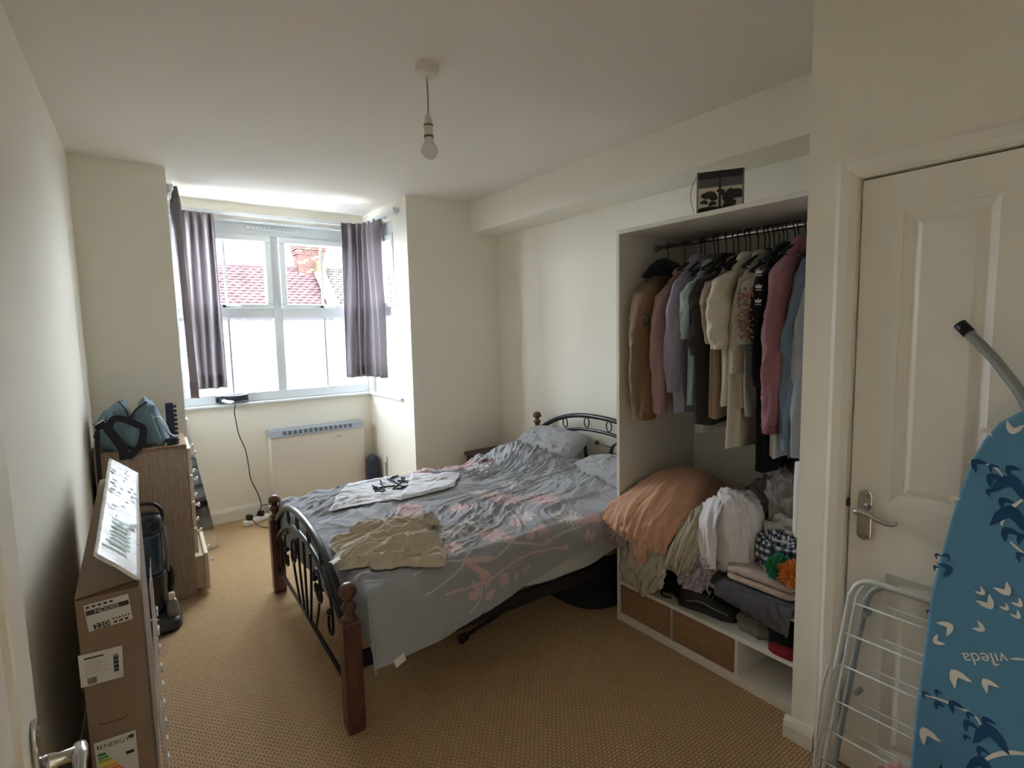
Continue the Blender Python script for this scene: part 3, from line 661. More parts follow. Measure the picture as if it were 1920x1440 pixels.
stroke([(1240, 318), (1265, 312), (1290, 318)], .03, np.array(srgb((120, 84, 88))))
for p in [[(1100, 660), (1200, 560), (1290, 520)], [(900, 560), (1000, 600), (1100, 640)], [(1420, 640), (1450, 560), (1500, 500)]]: stroke(p, .005, CREAM*.85)
DUV = mat('duvet_cotton', (146, 146, 148), .9, attr='Col', bump=(220, .15, .001), sheen=.15, spec=.15)
T = thing('duvet', 'grey duvet with pink and cream flower print spread over the bed', 'duvet', (1.6, 2.6, .54))
grid_mesh('cover', np.stack([Xg, Yg, Zg], -1), DUV, T, solid=.012, cols=cols)
TAGM = mat('care_tag', (226, 224, 220), .7)
p = at(562, 775, 'z', .56)
p1 = at(750, 1238, 'y', 1.845); g = G(); g.obox(p1, (.022, .002, .007), (.0, .001, 0), (-.004, 0, .016)); g.build('care_tag', TAGM, T)
p1 = np.array([*at(628, 1052, 'z', .565)]); g = G(); g.obox(p1, (.032, .012, .006), (-.006, .014, 0), (0, .0, .0012)); g.build('care_tag', TAGM, T)
# pale underside of the duvet / sheet on the near side towards the head
T = thing('fitted_sheet', 'pale grey sheet hanging below the duvet beside the wardrobe', 'sheet', (1.9, 1.93, .3))
u = np.linspace(0, 1, 60); v = np.linspace(0, 1, 16); U, V2 = np.meshgrid(u, v, indexing='ij'); Xs = 1.42+U*1.1
zb = np.interp(Xs, [1.42, 1.62, 1.9, 2.1, 2.6], [.325, .30, .315, .36, .37])
Zs = .50+(zb-.50)*V2; Ys = 1.93-.02*V2+.006*np.sin(Xs*20)*V2
grid_mesh('sheet_cloth', np.stack([Xs, Ys, Zs], -1), mat('sheet_grey', (186, 186, 184), .9, bump=(60, .3)), T, solid=.004)

# ---- pillows
def cushion(name, label, cat, c, hx, hy, hz, m, rz=0, tilt=0, seed=0, noise=.017, part='pillowcase'):
    n1, n2 = 90, 90; a = np.linspace(-1, 1, n1); A, B = np.meshgrid(a, a, indexing='ij')
    pr2 = (np.clip(1-np.abs(A)**2.6, 0, 1)*np.clip(1-np.abs(B)**2.6, 0, 1))**.5
    P = []
    for sg in (1, -1):
        z = sg*hz*pr2*(1 if sg > 0 else .6)+noise*((ridge(A*3+seed, B*3, sg+seed, 2)-.4)+0.7*(ridge(A*5+seed, B*4, sg+seed+3, 1)-.3))*pr2
        x = A*hx*(1-.06*B**2); y = B*hy*(1-.06*A**2); P.append((x, y, z))
    T = thing(name, label, cat, c, rz)
    R_ = np.array(Matrix.Rotation(tilt, 3, 'Y')); Rz = np.array(Matrix.Rotation(rz, 3, 'Z'))
    g = G()
    for x, y, z in P:
        q = np.stack([x, y, z], -1).reshape(-1, 3) @ R_.T @ Rz.T+np.array(c); k = g.n
        g.v.extend(map(tuple, q)); g.n += len(q)
        for i in range(n1-1):
            for j in range(n2-1): g.f.append((k+i*n2+j, k+(i+1)*n2+j, k+(i+1)*n2+j+1, k+i*n2+j+1))
    o = g.build(part, m, T, smooth=True); bm = bmesh.new(); bm.from_mesh(o.data); bmesh.ops.remove_doubles(bm, verts=bm.verts, dist=.0015); bmesh.ops.recalc_face_normals(bm, faces=bm.faces); bm.to_mesh(o.data); bm.free()
    return T
PLC = mat('pillow_grey', (150, 151, 153), .9, bump=(220, .15, .001), sheen=.15)
cushion('pillow', 'plump grey pillow leaning on the headboard at the window side', 'pillow', (2.43, 2.93, .67), .17, .31, .085, PLC, .03, -.55, 1)
cushion('pillow', 'flatter grey pillow at the head of the bed beside the wardrobe', 'pillow', (2.41, 2.27, .615), .17, .31, .06, PLC, -.03, -.2, 5)

# ---- clothes lying on the duvet
def zbed(X, Y): return ztop(X, Y)+wrinkle(X, Y)*.6
def lay(quad, n, amp, fs, lift, seed, wob=.012, maxz=None):
    """cloth lying on the duvet: quad = 4 world xy corners"""
    a = np.linspace(0, 1, n); U, V = np.meshgrid(a, a, indexing='ij'); q = [np.array(p[:2]) for p in quad]
    XY = (q[0]*((1-U)*(1-V))[..., None]+q[1]*(U*(1-V))[..., None]+q[2]*(U*V)[..., None]+q[3]*((1-U)*V)[..., None])
    X, Y = XY[..., 0], XY[..., 1]; X = X+wob*fbm(U*5, V*5, seed); Y = Y+wob*fbm(U*5+9, V*5, seed)
    e = np.minimum(np.minimum(U, 1-U), np.minimum(V, 1-V)); rise = smooth(0, .06, e)
    wx = X+.04*vn(X*6, Y*6, seed); wy = Y+.06*vn(X*5, Y*5, seed+1)
    Z = zbed(X, Y)+lift+rise*amp*(.8*ridge(wx*fs*.55+wy*fs*.5, wy*fs*1.5-wx*fs*.3, seed, 1)**1.3+.30*ridge(wx*fs*1.2, wy*fs*3, seed+2, 1)+.25*vn(X*9, Y*9, seed))
    return np.stack([X, Y, Z], -1)
WT = mat('white_tee_cotton', (216, 216, 222), .9, bump=(300, .15, .001)); INK = mat('black_print', (45, 45, 52), .8)
z_ = .585
T = thing('white_tshirt', 'white T-shirt with a black scribbled print spread on the duvet near the footboard', 'shirt', at(720, 925, 'z', z_))
Q = [at(618, 952, 'z', z_), at(652, 905, 'z', z_), at(775, 884, 'z', z_), at(752, 938, 'z', z_)]
grid_mesh('body', lay(Q, 90, .012, 8, .014, 21), WT, T, solid=.004)
Q2 = [at(748, 938, 'z', z_), at(772, 885, 'z', z_), at(862, 885, 'z', z_), at(850, 912, 'z', z_)]
grid_mesh('sleeve', lay(Q2, 60, .016, 10, .014, 22), WT, T, solid=.004)
rr = random.Random(4)
g = G()
for a, b in [((700, 918), (742, 913)), ((712, 903), (722, 924)), ((726, 900), (757, 915)), ((757, 901), (738, 919)), ((752, 897), (764, 907)), ((733, 899), (748, 894)), ((704, 922), (720, 926)), ((700, 913), (718, 921)), ((738, 921), (764, 914)), ((746, 905), (760, 899))]:
    A_, B_ = at(*a, 'z', z_), at(*b, 'z', z_); pts = []
    for t in np.linspace(0, 1, 8):
        p = A_+(B_-A_)*t+np.array([rr.uniform(-.006, .006), rr.uniform(-.006, .006), 0]); p[2] = zbed(p[0], p[1])+.030; pts.append(p)
    g.tube(pts, .006, 6, flat=.8)
g.build('print', INK, T)
BG = mat('beige_jersey', (196, 184, 164), .9, bump=(300, .2, .001))
T = thing('beige_jersey', 'crumpled beige jersey top lying on the duvet by the foot of the bed', 'shirt', at(730, 1020, 'z', z_))
Q = [at(634, 1056, 'z', .575), at(622, 1005, 'z', .575), at(800, 966, 'z', .585), at(836, 1050, 'z', .585)]
grid_mesh('body', lay(Q, 150, .050, 9, .010, 31, .03), BG, T, solid=.004)
Q = [at(650, 1000, 'z', .58), at(672, 988, 'z', .58), at(800, 962, 'z', .59), at(830, 985, 'z', .59)]
grid_mesh('sleeve', lay(Q, 90, .045, 10, .022, 33, .03), BG, T, solid=.004)
g = G(); p1 = at(628, 1051, 'z', .59); g.obox(p1, (.02, .01, 0), (-.005, .01, 0), (0, 0, .001)); g.build('care_tag', TAGM, T)

# bedside table in the corner behind the bed
DKW = wood('dark_walnut', '43302a', '5c4439', (1, 8, 8), .4)
T = thing('bedside_table', 'dark brown bedside table in the corner behind the bed', 'table', (2.5, 3.66, 0))
G().box(2.30, 2.70, 3.44, 3.88, .455, .485).build('table_top', DKW, T, bevel=.004)
for x in (2.32, 2.66):
    for y in (3.46, 3.84): G().box(x, x+.03, y, y+.03, 0, .455).build('leg', DKW, T)
G().box(2.325, 2.685, 3.465, 3.865, .33, .455).build('drawer', DKW, T)

# under the bed
T = thing('fabric_bag', 'large black fabric bag pushed under the bed beside the wardrobe', 'bag', (2.2, 2.3, 0))
n1, n2 = 40, 24; th = np.linspace(0, 2*PI, n1, endpoint=False); v = np.linspace(0, 1, n2); TH, V = np.meshgrid(th, v, indexing='ij')
rx = .36*(1-.25*V**3); ry = .36*(1-.25*V**3); sq = 1/(np.abs(np.cos(TH))**4+np.abs(np.sin(TH))**4)**.25
X = 2.23+rx*sq*np.cos(TH)+.01*fbm(TH*2, V*4, 3); Y = 2.30+ry*sq*np.sin(TH)+.012*fbm(TH*2, V*5, 8); Z = .005+.23*V+.01*fbm(TH*3, V*3, 5)*V
P = np.stack([X, Y, Z], -1).transpose(1, 0, 2); P = np.concatenate([P, np.repeat(P[-1:].mean(1, keepdims=True)+[[[0, 0, .01]]], n1, 1)])
grid_mesh('bag_body', P, mat('black_fabric', (24, 24, 27), .9, bump=(120, .4)), T, closed=True)
G().strap([(1.98, 2.06, .245), (2.1, 2.2, .262), (2.2, 2.3, .257)], .03, .003, (1, -1, 0)).build('strap', BLACK, T)
T = thing('black_pole', 'thin black pole with an end cap lying on the carpet under the bed', 'pole', (1.5, 2.2, .03))
a = at(868, 1196, 'z', .026); b_ = at(1005, 1106, 'z', .026)
G().tube([a, b_], .0095, 10).build('shaft', BLACK, T, smooth=True)
G().tube([a-(b_-a)*.03, a+(b_-a)*.03], .022, 14).build('end_cap', BLACK, T, smooth=True)

# ------------------------------------------------------------------ chest of drawers
cz = .895; rot = -.045
T = thing('chest_of_drawers', 'tall narrow oak effect chest of drawers with cream drawer fronts', 'chest of drawers', (.27, 3.515, 0), rot)
Rm = WM[T]
def LG(): return G()
CRM = mat('cream_front', (222, 208, 186), .4)
g = G(); g.box(-.415, 0, 0, .02, 0, cz); g.build('side_panel', OAK, T, bevel=.001, local=True)
g = G(); g.box(-.415, 0, .42, .44, 0, cz); g.build('side_panel', OAK, T, local=True)
g = G(); g.box(-.415, .004, 0, .44, cz-.02, cz+.002); g.build('top_panel', wood('oak_top', 'a58a70', 'bda085', (10, 1, 1)), T, bevel=.002, local=True)
g = G(); g.box(-.415, -.405, .02, .42, .03, cz-.02); g.build('back_panel', OAK, T, local=True)
zs = [.875, .715, .56, .405, .25, .02]
for i in range(5):
    out_ = .045 if i == 4 else 0; z0, z1 = zs[i+1]+.006, zs[i]-.004
    g = G(); g.box(.002+out_, .022+out_, .004, .436, z0, z1); d = g.build('drawer', CRM, T, bevel=.003, local=True)
    g = G(); g.box(-.38+out_, .002+out_, .03, .41, z0+.01, z1-.02); g.build('drawer_box', mat('drawer_inside', (200, 186, 162), .6), d, local=True)
    for y in (.10, .34):
        g = G().lathe([(.007, 0), (.006, .012), (.013, .02), (.013, .026), (.001, .03)], (.022+out_, y, (z0+z1)/2+.03), 14, (1, 0, 0)); g.build('knob', CHROME, d, smooth=True, local=True)

# bag on the chest
TEAL = mat('blue_canvas', (116, 140, 154), .8, bump=(250, .3), var=.15); TEALD = mat('blue_canvas_dark', (66, 86, 100), .8, bump=(250, .3)); STRAP = mat('black_webbing', (26, 28, 34), .7, bump=(400, .3))
T = thing('duffel_bag', 'blue canvas duffel bag with black webbing straps lying on the chest of drawers', 'bag', (.03, 3.66, cz))
nu, nv = 48, 40
u = np.linspace(0, 2*PI, nu, endpoint=False); v = np.linspace(0, 1, nv); U, V = np.meshgrid(v, u, indexing='ij')
xx = -.135+.345*U
prof = np.interp(U, [0, .05, .15, .5, .85, .95, 1], [.02, .72, .95, 1, .95, .78, .03])
hh = np.interp(U, [0, .12, .28, .43, .48, .53, .70, .82, .93, 1], [.14, .19, .245, .265, .17, .19, .268, .235, .12, .07])
ca, sa = np.cos(V), np.sin(V); e = .75
cx_ = np.sign(ca)*np.abs(ca)**e; sx_ = np.sign(sa)*np.abs(sa)**e
Yb = 3.67+prof*.125*cx_*(1-.25*np.clip(sx_, 0, 1)); Zb = cz+.006+hh/2+prof*hh/2*sx_
nz_ = (.026*(ridge(U*5, V*1.3, 3, 2)-.5)+.012*(ridge(U*9+V, V*2.2, 8, 1)-.5))*prof
Yb = Yb+nz_*cx_; Zb = np.maximum(Zb+nz_*sx_, cz+.005)
Zb = Zb-np.where(cx_ < -.4, .045*smooth(.4, 1, -cx_)*smooth(.0, .15, U)*smooth(1, .85, U)*smooth(.4, -.3, sx_), 0)
body = grid_mesh('bag_body', np.stack([xx+.012*fbm(U*4, V, 7), Yb, Zb], -1), TEAL, T, closed=True)
def onbag(px_, py_, dy=3.515): return at(px_, py_, 'y', dy)
G().strap(spline([onbag(222, 752, 3.56), onbag(236, 768, 3.55), onbag(243, 783, 3.54), onbag(255, 768, 3.55), onbag(275, 754, 3.56)], 24), .02, .006, (0, 1, .2)).build('zip_edge', STRAP, T)
G().strap(spline([onbag(x, y, 3.522) for x, y in [(208, 798), (216, 786), (234, 787), (258, 796), (268, 806), (265, 828), (258, 842), (243, 856), (236, 866)]], 40), .016, .007, (0, 1, 0)).build('grab_handle', STRAP, T) if False else None
def band(pts, w_, name, y=3.522, t=.006):
    q = spline([onbag(x, yy, y) for x, yy in pts], 40); rings = []
    for i in range(len(q)):
        d = q[min(i+1, 39)]-q[max(i-1, 0)]; d /= np.linalg.norm(d); n_ = np.array([0, 1., 0]); s2 = np.cross(d, n_); s2 /= np.linalg.norm(s2)
        rings.append([q[i]+s2*w_/2, q[i]-s2*w_/2, q[i]-s2*w_/2-n_*t, q[i]+s2*w_/2-n_*t])
    return G().loft(rings).build(name, STRAP, T, bevel=.001)
band([(204, 802), (212, 786), (232, 786), (256, 796), (268, 804), (266, 828), (257, 843), (240, 858)], .033, 'grab_handle')
band([(196, 792), (204, 806), (218, 824), (230, 842), (233, 862)], .042, 'shoulder_strap', 3.516)
band([(178, 802), (190, 797), (202, 793)], .038, 'strap_pad', 3.53, .012)
band([(183, 808), (183, 840), (186, 880), (188, 905)], .02, 'loose_strap', 3.50)
g = G(); g.tube([onbag(176, 799, 3.51), onbag(194, 788, 3.51), onbag(198, 792, 3.51)], .004, 6); g.build('buckle', CHROME, T)
g = G(); q = spline([onbag(x, y, 3.56) for x, y in [(286, 783), (298, 781), (309, 793), (318, 812), (330, 818)]], 20); g.strap(q, .012, .003, (0, 1, .3)); g.build('side_strap', mat('pale_blue', (176, 196, 204), .7), T)
q = spline([onbag(x, y, 3.54) for x, y in [(284, 776), (292, 798), (302, 822)]], 14); G().strap(q, .012, .004, (0, 1, .3)).build('piping', MATS['pale_blue'], T)
# rack and tub on the chest
T = thing('comb_rack', 'narrow navy upright rack with a notched edge behind the blue bag', 'rack', (.2, 3.86, cz+.003))
pts = [at(309, 756, 'y', 3.86), at(324, 755, 'y', 3.86)]; x0 = pts[0][0]; x1 = pts[1][0]; zt_ = pts[0][2]
G().box(x0, x1, 3.84, 3.88, cz+.003, zt_).build('spine', mat('navy_plastic', (34, 40, 66), .4), T, bevel=.004)
for i in range(7):
    z = cz+.012+i*(zt_-cz-.03)/6.5; G().box(x1-.002, x1+.016, 3.842, 3.878, z, z+.017).build('tooth', MATS['navy_plastic'], T, bevel=.004)
T = thing('cosmetic_tub', 'small round dark green tub on the front corner of the chest', 'tub', (.215, 3.56, cz+.002))
G().lathe([(.028, 0), (.031, .004), (.031, .018), (.03, .02)], (.215, 3.57, cz+.002), 24).build('jar', mat('tub_green', (40, 58, 58), .35), T)
G().lathe([(.033, 0), (.033, .014), (.03, .018), (.001, .018)], (.215, 3.57, cz+.021), 24).build('lid', BLACK, T)

# leaning mirror beside the chest
T = thing('leaning_mirror', 'thin frameless mirror leaning in the bay corner behind the chest', 'mirror', (.42, 4.3, 0))
A = np.array([.478, 4.274, .004]); a_ = np.array([-.87, -.49, 0]); a_ /= np.linalg.norm(a_); A2 = A+a_*.16
dv = np.array([-.130, .076, .90]); Tt = A+dv
aa = a_*.13
nrm = np.cross(dv, aa); nrm /= np.linalg.norm(nrm); nrm *= (1 if nrm[1] < 0 else -1)
mir = bpy.data.materials.new('mirror_glass'); mir.use_nodes = True; b = mir.node_tree.nodes['Principled BSDF']; b.inputs['Metallic'].default_value = 1; b.inputs['Roughness'].default_value = .03; b.inputs['Base Color'].default_value = (.6, .6, .6, 1)
G().obox(A+dv/2+aa/2, dv/2, aa/2, nrm*.003).build('mirror_glass', mir, T)
G().obox(A+dv/2+aa/2-nrm*.006, dv/2, aa/2*1.03, nrm*.003).build('backing', mat('mirror_back', (40, 36, 34), .6), T)

# ------------------------------------------------------------------ cardboard box by the left wall
CARD = mat('cardboard', (138, 116, 96), .85, bump=(60, .15), var=.12, vscale=5); CARDD = mat('cardboard_cut_and_shade', (96, 72, 52), .9)
BX0, BX1, BY0, BY1, BZ = -.135, 0.0, 1.70, 2.92, .858
T = thing('flat_pack_box', 'tall narrow cardboard box with an open flap against the left wall', 'box', (-.07, 2.3, 0))
sl = lambda y: .028*(y-BY0)/(BY1-BY0)
zt2 = .895
g = G(); g.add([(x+sl(y), y, z) for y, zz in ((BY0, BZ-.012), (BY1, zt2-.012)) for z in (0, zz) for x in (BX0, BX1)], [(0, 1, 3, 2), (4, 6, 7, 5), (0, 4, 5, 1), (2, 3, 7, 6), (0, 2, 6, 4), (1, 5, 7, 3)])
g.build('carton', CARD, T, bevel=.002)
g = G(); a, b_, c, d = [np.array(p) for p in ((BX0, BY0+.004, BZ-.01), (BX1-.012, BY0+.004, BZ+.004), (BX1+.02, BY1, zt2+.004), (BX0+.03, BY1, zt2-.01))]
n_ = np.array([0, 0, .004]); g.add([a, b_, c, d, a+n_, b_+n_, c+n_, d+n_], [(0, 1, 2, 3), (4, 7, 6, 5), (0, 4, 5, 1), (1, 5, 6, 2), (2, 6, 7, 3), (3, 7, 4, 0)]); g.build('top_flap', CARD, T)
# printed outer flap folded up along the right edge
nu, nv = 60, 10; U, V = np.meshgrid(np.linspace(0, 1, nu), np.linspace(0, 1, nv), indexing='ij')
h0, h1 = np.array([BX1+.003, BY0, BZ+.002]), np.array([BX1+.034, BY1, zt2+.002]); f0, f1 = np.array([-.086, BY0+.01, .952]), np.array([-.064, BY1+.02, .975])
P = (h0*(1-U)[..., None]+h1*U[..., None])*(1-V)[..., None]+(f0*(1-U)[..., None]+f1*U[..., None])*V[..., None]
P[..., 2] += .004*np.sin(U*50)*.3+.005*fbm(U*9, V*2, 2); P[..., 1] += .0
mL = bpy.data.materials.new('printed_flap'); mL.use_nodes = True; nt = mL.node_tree; L = nt.links; b = nt.nodes['Principled BSDF']; b.inputs['Roughness'].default_value = .35
tc = nt.nodes.new('ShaderNodeTexCoord'); mp = nt.nodes.new('ShaderNodeMapping'); mp.inputs['Scale'].default_value = (14, 26, 4); n = nt.nodes.new('ShaderNodeTexNoise'); n.inputs['Scale'].default_value = 3; n.inputs['Detail'].default_value = 5
r = nt.nodes.new('ShaderNodeValToRGB'); r.color_ramp.elements[0].position = .30; r.color_ramp.elements[0].color = (*srgb((150, 148, 146)), 1); r.color_ramp.elements[1].position = .46; r.color_ramp.elements[1].color = (*srgb((232, 230, 226)), 1)
L.new(tc.outputs['Object'], mp.inputs['Vector']); L.new(mp.outputs['Vector'], n.inputs['Vector']); L.new(n.outputs['Fac'], r.inputs['Fac']); L.new(r.outputs['Color'], b.inputs['Base Color'])
fl = grid_mesh('printed_flap', P, mL, T, solid=.005); fl['label'] = 'white printed flap'
def onflap(u_, v_): 
    p = (h0*(1-u_)+h1*u_)*(1-v_)+(f0*(1-u_)+f1*u_)*v_; return p
fn = np.cross(h1-h0, f0-h0); fn /= np.linalg.norm(fn); fn *= 1 if fn[0] > 0 else -1
rr = random.Random(3); g = G()
for i in range(26):
    u0 = .06+rr.random()*.85; v0 = .08+.75*rr.random(); du = .008+.02*rr.random(); dv_ = .03+.12*rr.random()
    g.add([onflap(u0, v0)+fn*.009, onflap(u0+du, v0)+fn*.009, onflap(u0+du, v0+dv_)+fn*.009, onflap(u0, v0+dv_)+fn*.009], [(0, 1, 2, 3)])
g.build('print', mat('grey_print', (120, 120, 122), .6), fl, kind='stuff')
g = G()
for i in range(7):
    u0 = .10+.03*i; g.add([onflap(u0, .30)+fn*.009, onflap(u0+.016, .30)+fn*.009, onflap(u0+.016, .72)+fn*.009, onflap(u0, .72)+fn*.009], [(0, 1, 2, 3)])
g.build('print', mat('green_print', (140, 176, 160), .6), fl, kind='stuff')
# labels on the front face
LAB = mat('paper_label', (206, 202, 196), .6); INKB = mat('label_ink', (52, 42, 38), .6)
YB = BY0-.0012
def fp(px_, py_): return at(px_, py_, 'y', YB)
def label(quad):
    g = G(); q = [fp(*p) for p in quad]; n_ = np.array([0, -.001, 0]); g.add(q+[p+n_ for p in q], [(0, 1, 2, 3), (4, 7, 6, 5), (0, 4, 5, 1), (1, 5, 6, 2), (2, 6, 7, 3), (3, 7, 4, 0)]); o = g.build('paper_label', LAB, T)
    Q = [p+n_*1.6 for p in q]
    def rect(m, *rs, name='print'):
        g = G()
        for u0, v0, u1, v1 in rs:
            f = lambda u, v: (Q[0]*(1-u)+Q[1]*u)*(1-v)+(Q[3]*(1-u)+Q[2]*u)*v
            g.add([f(u0, v0), f(u1, v0), f(u1, v1), f(u0, v1)], [(0, 1, 2, 3)])
        g.build(name, m, o, kind='stuff' if len(rs) > 1 else None)
    def text(s, u, v, h, m=INKB):
        cu = bpy.data.curves.new('t', 'FONT'); cu.body = s; cu.size = 1; to = bpy.data.objects.new('t', cu); me = bpy.data.meshes.new_from_object(to); bpy.data.objects.remove(to)
        U_ = Q[1]-Q[0]; V_ = Q[0]-Q[3]; U_ = U_/np.linalg.norm(U_); V_ = V_/np.linalg.norm(V_)
        o0 = (Q[0]*(1-u)+Q[1]*u)*(1-v)+(Q[3]*(1-u)+Q[2]*u)*v+n_*.4
        g = G(); g.add([o0+U_*p.co.x*h+V_*p.co.y*h for p in me.vertices], [tuple(p.vertices) for p in me.polygons]); g.build('lettering', m, o)
    return o, rect, text
o, rect, text = label([(156, 1136), (240, 1113), (249, 1160), (167, 1185)])
rect(INKB, (.02, .22, .98, .40)); rect(INKB, (.12, .76, .5, .99)); text('220B', .13, .96, .02, LAB); text('HDD05', .2, .38, .016, LAB)
rect(INKB, *[(.56+.07*i, .74, .6+.07*i, .80) for i in range(6)], *[(.56+.13*i, .86, .65+.13*i, .94) for i in range(3)])
rect(INKB, *[(.04+.13*i, .06, .12+.13*i, .14) for i in range(5)])
o, rect, text = label([(146, 1230), (229, 1210), (232, 1268), (152, 1290)])
rect(INKB, *[(.78, .22+.045*i, .9, .245+.045*i+.012*(i % 3)) for i in range(12)], *[(.16+.02*i, .76, .172+.02*i, .95) for i in range(11)], (.12, .12, .56, .17))
rect(mat('label_grey', (160, 156, 150), .6), *[(.14, .26+.07*i, .5+.15*(i % 2), .275+.07*i) for i in range(6)])
o, rect, text = label([(176, 1394), (254, 1368), (262, 1450), (186, 1478)])
text('ENERGY', .12, .17, .017)
for i, (c, wd) in enumerate([((20, 120, 70), .18), ((70, 160, 60), .24), ((160, 190, 50), .30), ((230, 210, 60), .37), ((230, 160, 50), .44), ((220, 110, 50), .50), ((200, 50, 50), .56)]):
    rect(mat('energy_%s' % 'abcdefg'[i], c, .6), (.06, .26+.075*i, .06+wd, .315+.075*i), name='energy_band')
rect(BLACK, (.72, .40, .92, .47)); rect(INKB, (.06, .08, .1, .16), (.82, .06, .95, .14))
g = G(); q = spline([fp(185, 1355), fp(190, 1358), fp(215, 1352), fp(235, 1344), fp(240, 1338)], 16); g.tube([p+np.array([0, -.0002, 0]) for p in q], .0012, 5); g.build('hand_hole_cut', CARDD, T)
# dark wedge painted as the shade under the flap, plastic wrap strip along the right edge
g = G(); g.prism([(BX0+.002, BZ-.012), (BX1-.002, BZ-.012), (BX1-.002, BZ+.004)], (0, BY0-.001, 0), (1, 0, 0), (0, 0, 1), (0, .01, 0)); g.build('flap_gap_shade', CARDD, T)
PLA = mat('clear_wrap', (190, 190, 200), .15, trans=.3)
T = thing('polythene_wrap', 'strip of clear polythene along the right side of the cardboard box', 'plastic wrap', (.012, 2.1, 0))
nu, nv = 8, 40; U, V = np.meshgrid(np.linspace(0, 1, nu), np.linspace(0, 1, nv), indexing='ij')
P = np.stack([.012+.018*U*(1-.4*V)+.004*fbm(U*3, V*8, 4)+.01*V, 1.70+.24*U+.0*V, .003+.83*(1-.0*U)*V], -1)
mW = bpy.data.materials.new('polythene'); mW.use_nodes = True; nt = mW.node_tree; nt.nodes.clear(); out = nt.nodes.new('ShaderNodeOutputMaterial'); t = nt.nodes.new('ShaderNodeBsdfTransparent'); p_ = nt.nodes.new('ShaderNodeBsdfPrincipled'); p_.inputs['Base Color'].default_value = (.55, .53, .58, 1); p_.inputs['Roughness'].default_value = .2; ms = nt.nodes.new('ShaderNodeMixShader'); ms.inputs['Fac'].default_value = .55
nt.links.new(t.outputs[0], ms.inputs[1]); nt.links.new(p_.outputs[0], ms.inputs[2]); nt.links.new(ms.outputs[0], out.inputs['Surface'])
grid_mesh('wrap_film', P, mW, T, solid=.001)
for i in range(11):
    z = .06+i*.06; G().box(.030+.008*z, .034+.008*z, 1.90, 1.925, z, z+.022).build('tape_mark', mat('tape_white', (230, 228, 222), .5), T)

# ------------------------------------------------------------------ vacuum cleaner
T = thing('vacuum_cleaner', 'black upright vacuum cleaner with a blue bin beside the chest of drawers', 'vacuum cleaner', (.08, 3.27, 0))
VB = mat('vacuum_black', (30, 31, 33), .35, coat=.3)
vx, vy = .055, 3.30
g = G(); rings = []
for z, hx, hy, dy in ((.004, .105, .13, -.02), (.03, .108, .135, -.02), (.055, .10, .12, -.015), (.075, .075, .08, .0)):
    rings.append([(vx+.01+hx*np.sign(math.cos(t))*abs(math.cos(t))**.6, vy+dy+hy*np.sign(math.sin(t))*abs(math.sin(t))**.6, z) for t in np.linspace(0, 2*PI, 28)[:-1]])
g.loft(rings); g.build('floor_head', VB, T, smooth=True)
G().lathe([(.07, 0), (.072, .06), (.062, .13), (.066, .2), (.064, .22)], (vx, vy, .06), 24).build('motor_body', VB, T, smooth=True)
BIN = mat('blue_bin', (38, 66, 88), .15, coat=.6)
G().lathe([(.057, 0), (.06, .02), (.062, .20), (.06, .225)], (vx, vy, .28), 24).build('dust_bin', BIN, T, smooth=True)
G().lathe([(.066, 0), (.068, .02), (.068, .06), (.06, .085), (.03, .10)], (vx, vy, .505), 24).build('cyclone_lid', mat('lid_dark', (34, 40, 48), .3), T, smooth=True)
G().tube(spline([(vx-.04, vy, .58), (vx-.045, vy-.01, .635), (vx-.02, vy-.01, .655), (vx+.035, vy-.01, .645), (vx+.066, vy, .60), (vx+.062, vy, .53)], 26), .009, 10).build('carry_handle', VB, T, smooth=True)
G().tube([(vx+.07, vy-.02, .28), (vx+.075, vy-.02, .40), (vx+.068, vy-.02, .52)], .008, 8).build('bin_rib', mat('clear_grey', (120, 126, 130), .15), T, smooth=True)
G().tube(spline([(vx+.05, vy+.05, .09), (vx+.08, vy+.05, .16), (vx+.085, vy+.06, .25), (vx+.06, vy+.06, .30)], 16), .016, 10).build('hose', BLACK, T, smooth=True)
G().lathe([(.028, 0), (.030, .05), (.024, .09), (.014, .10)], (vx+.075, vy-.075, .05), 18).build('clear_cup', mat('cup_clear', (120, 122, 120), .1, coat=.5), T, smooth=True)
G().lathe([(.015, 0), (.015, .03), (.012, .035)], (vx+.075, vy-.075, .148), 14).build('white_cap', WHITE, T)
G().tube(spline([(vx-.06, vy-.13, .07), (vx-.03, vy-.14, .095), (vx+.01, vy-.14, .085)], 12), .005, 8).build('white_cable', WHITE, T, smooth=True)
G().tube([(vx-.06, vy+.03, .3), (vx-.065, vy+.03, .60), (vx-.068, vy+.03, .72)], .012, 10).build('wand', VB, T, smooth=True)

# ------------------------------------------------------------------ sill: hair dryer, cables, extension lead
T = thing('hair_dryer', 'navy hair dryer lying on the window sill', 'hair dryer', (.71, 4.81, .957))
HD = mat('dryer_navy', (40, 44, 58), .3, coat=.3); y = 4.815
G().tube([(.612, y, 1.0), (.62, y, 1.0), (.65, y, .996), (.70, y, .995), (.76, y, .997), (.80, y, 1.0), (.832, y-.005, 1.002)], [.02, .031, .034, .030, .026, .025, .030], 18).build('barrel', HD, T, smooth=True)
G().tube([(.60, y, 1.0), (.614, y, 1.0)], .029, 16).build('rear_grille', BLACK, T, smooth=True)
G().tube(spline([(.645, y-.02, .99), (.67, y-.045, .977), (.70, y-.07, .972), (.715, y-.08, .970)], 12), [.017]*9+[.015, .013, .01], 12).build('handle', mat('dryer_silver', (200, 206, 210), .2, .6), T, smooth=True)
G().box(.645, .66, y-.034, y-.028, .99, 1.01).build('switch', CHROME, T)
CAB = mat('cable_black', (52, 48, 46), .5)
def cable(label, pts, r=.004, n=70, name='power_cable', cat='cable'):
    o = G().tube(spline(pts, n), r, 7).build(name, CAB, None, smooth=True); tag(o, label, cat); return o
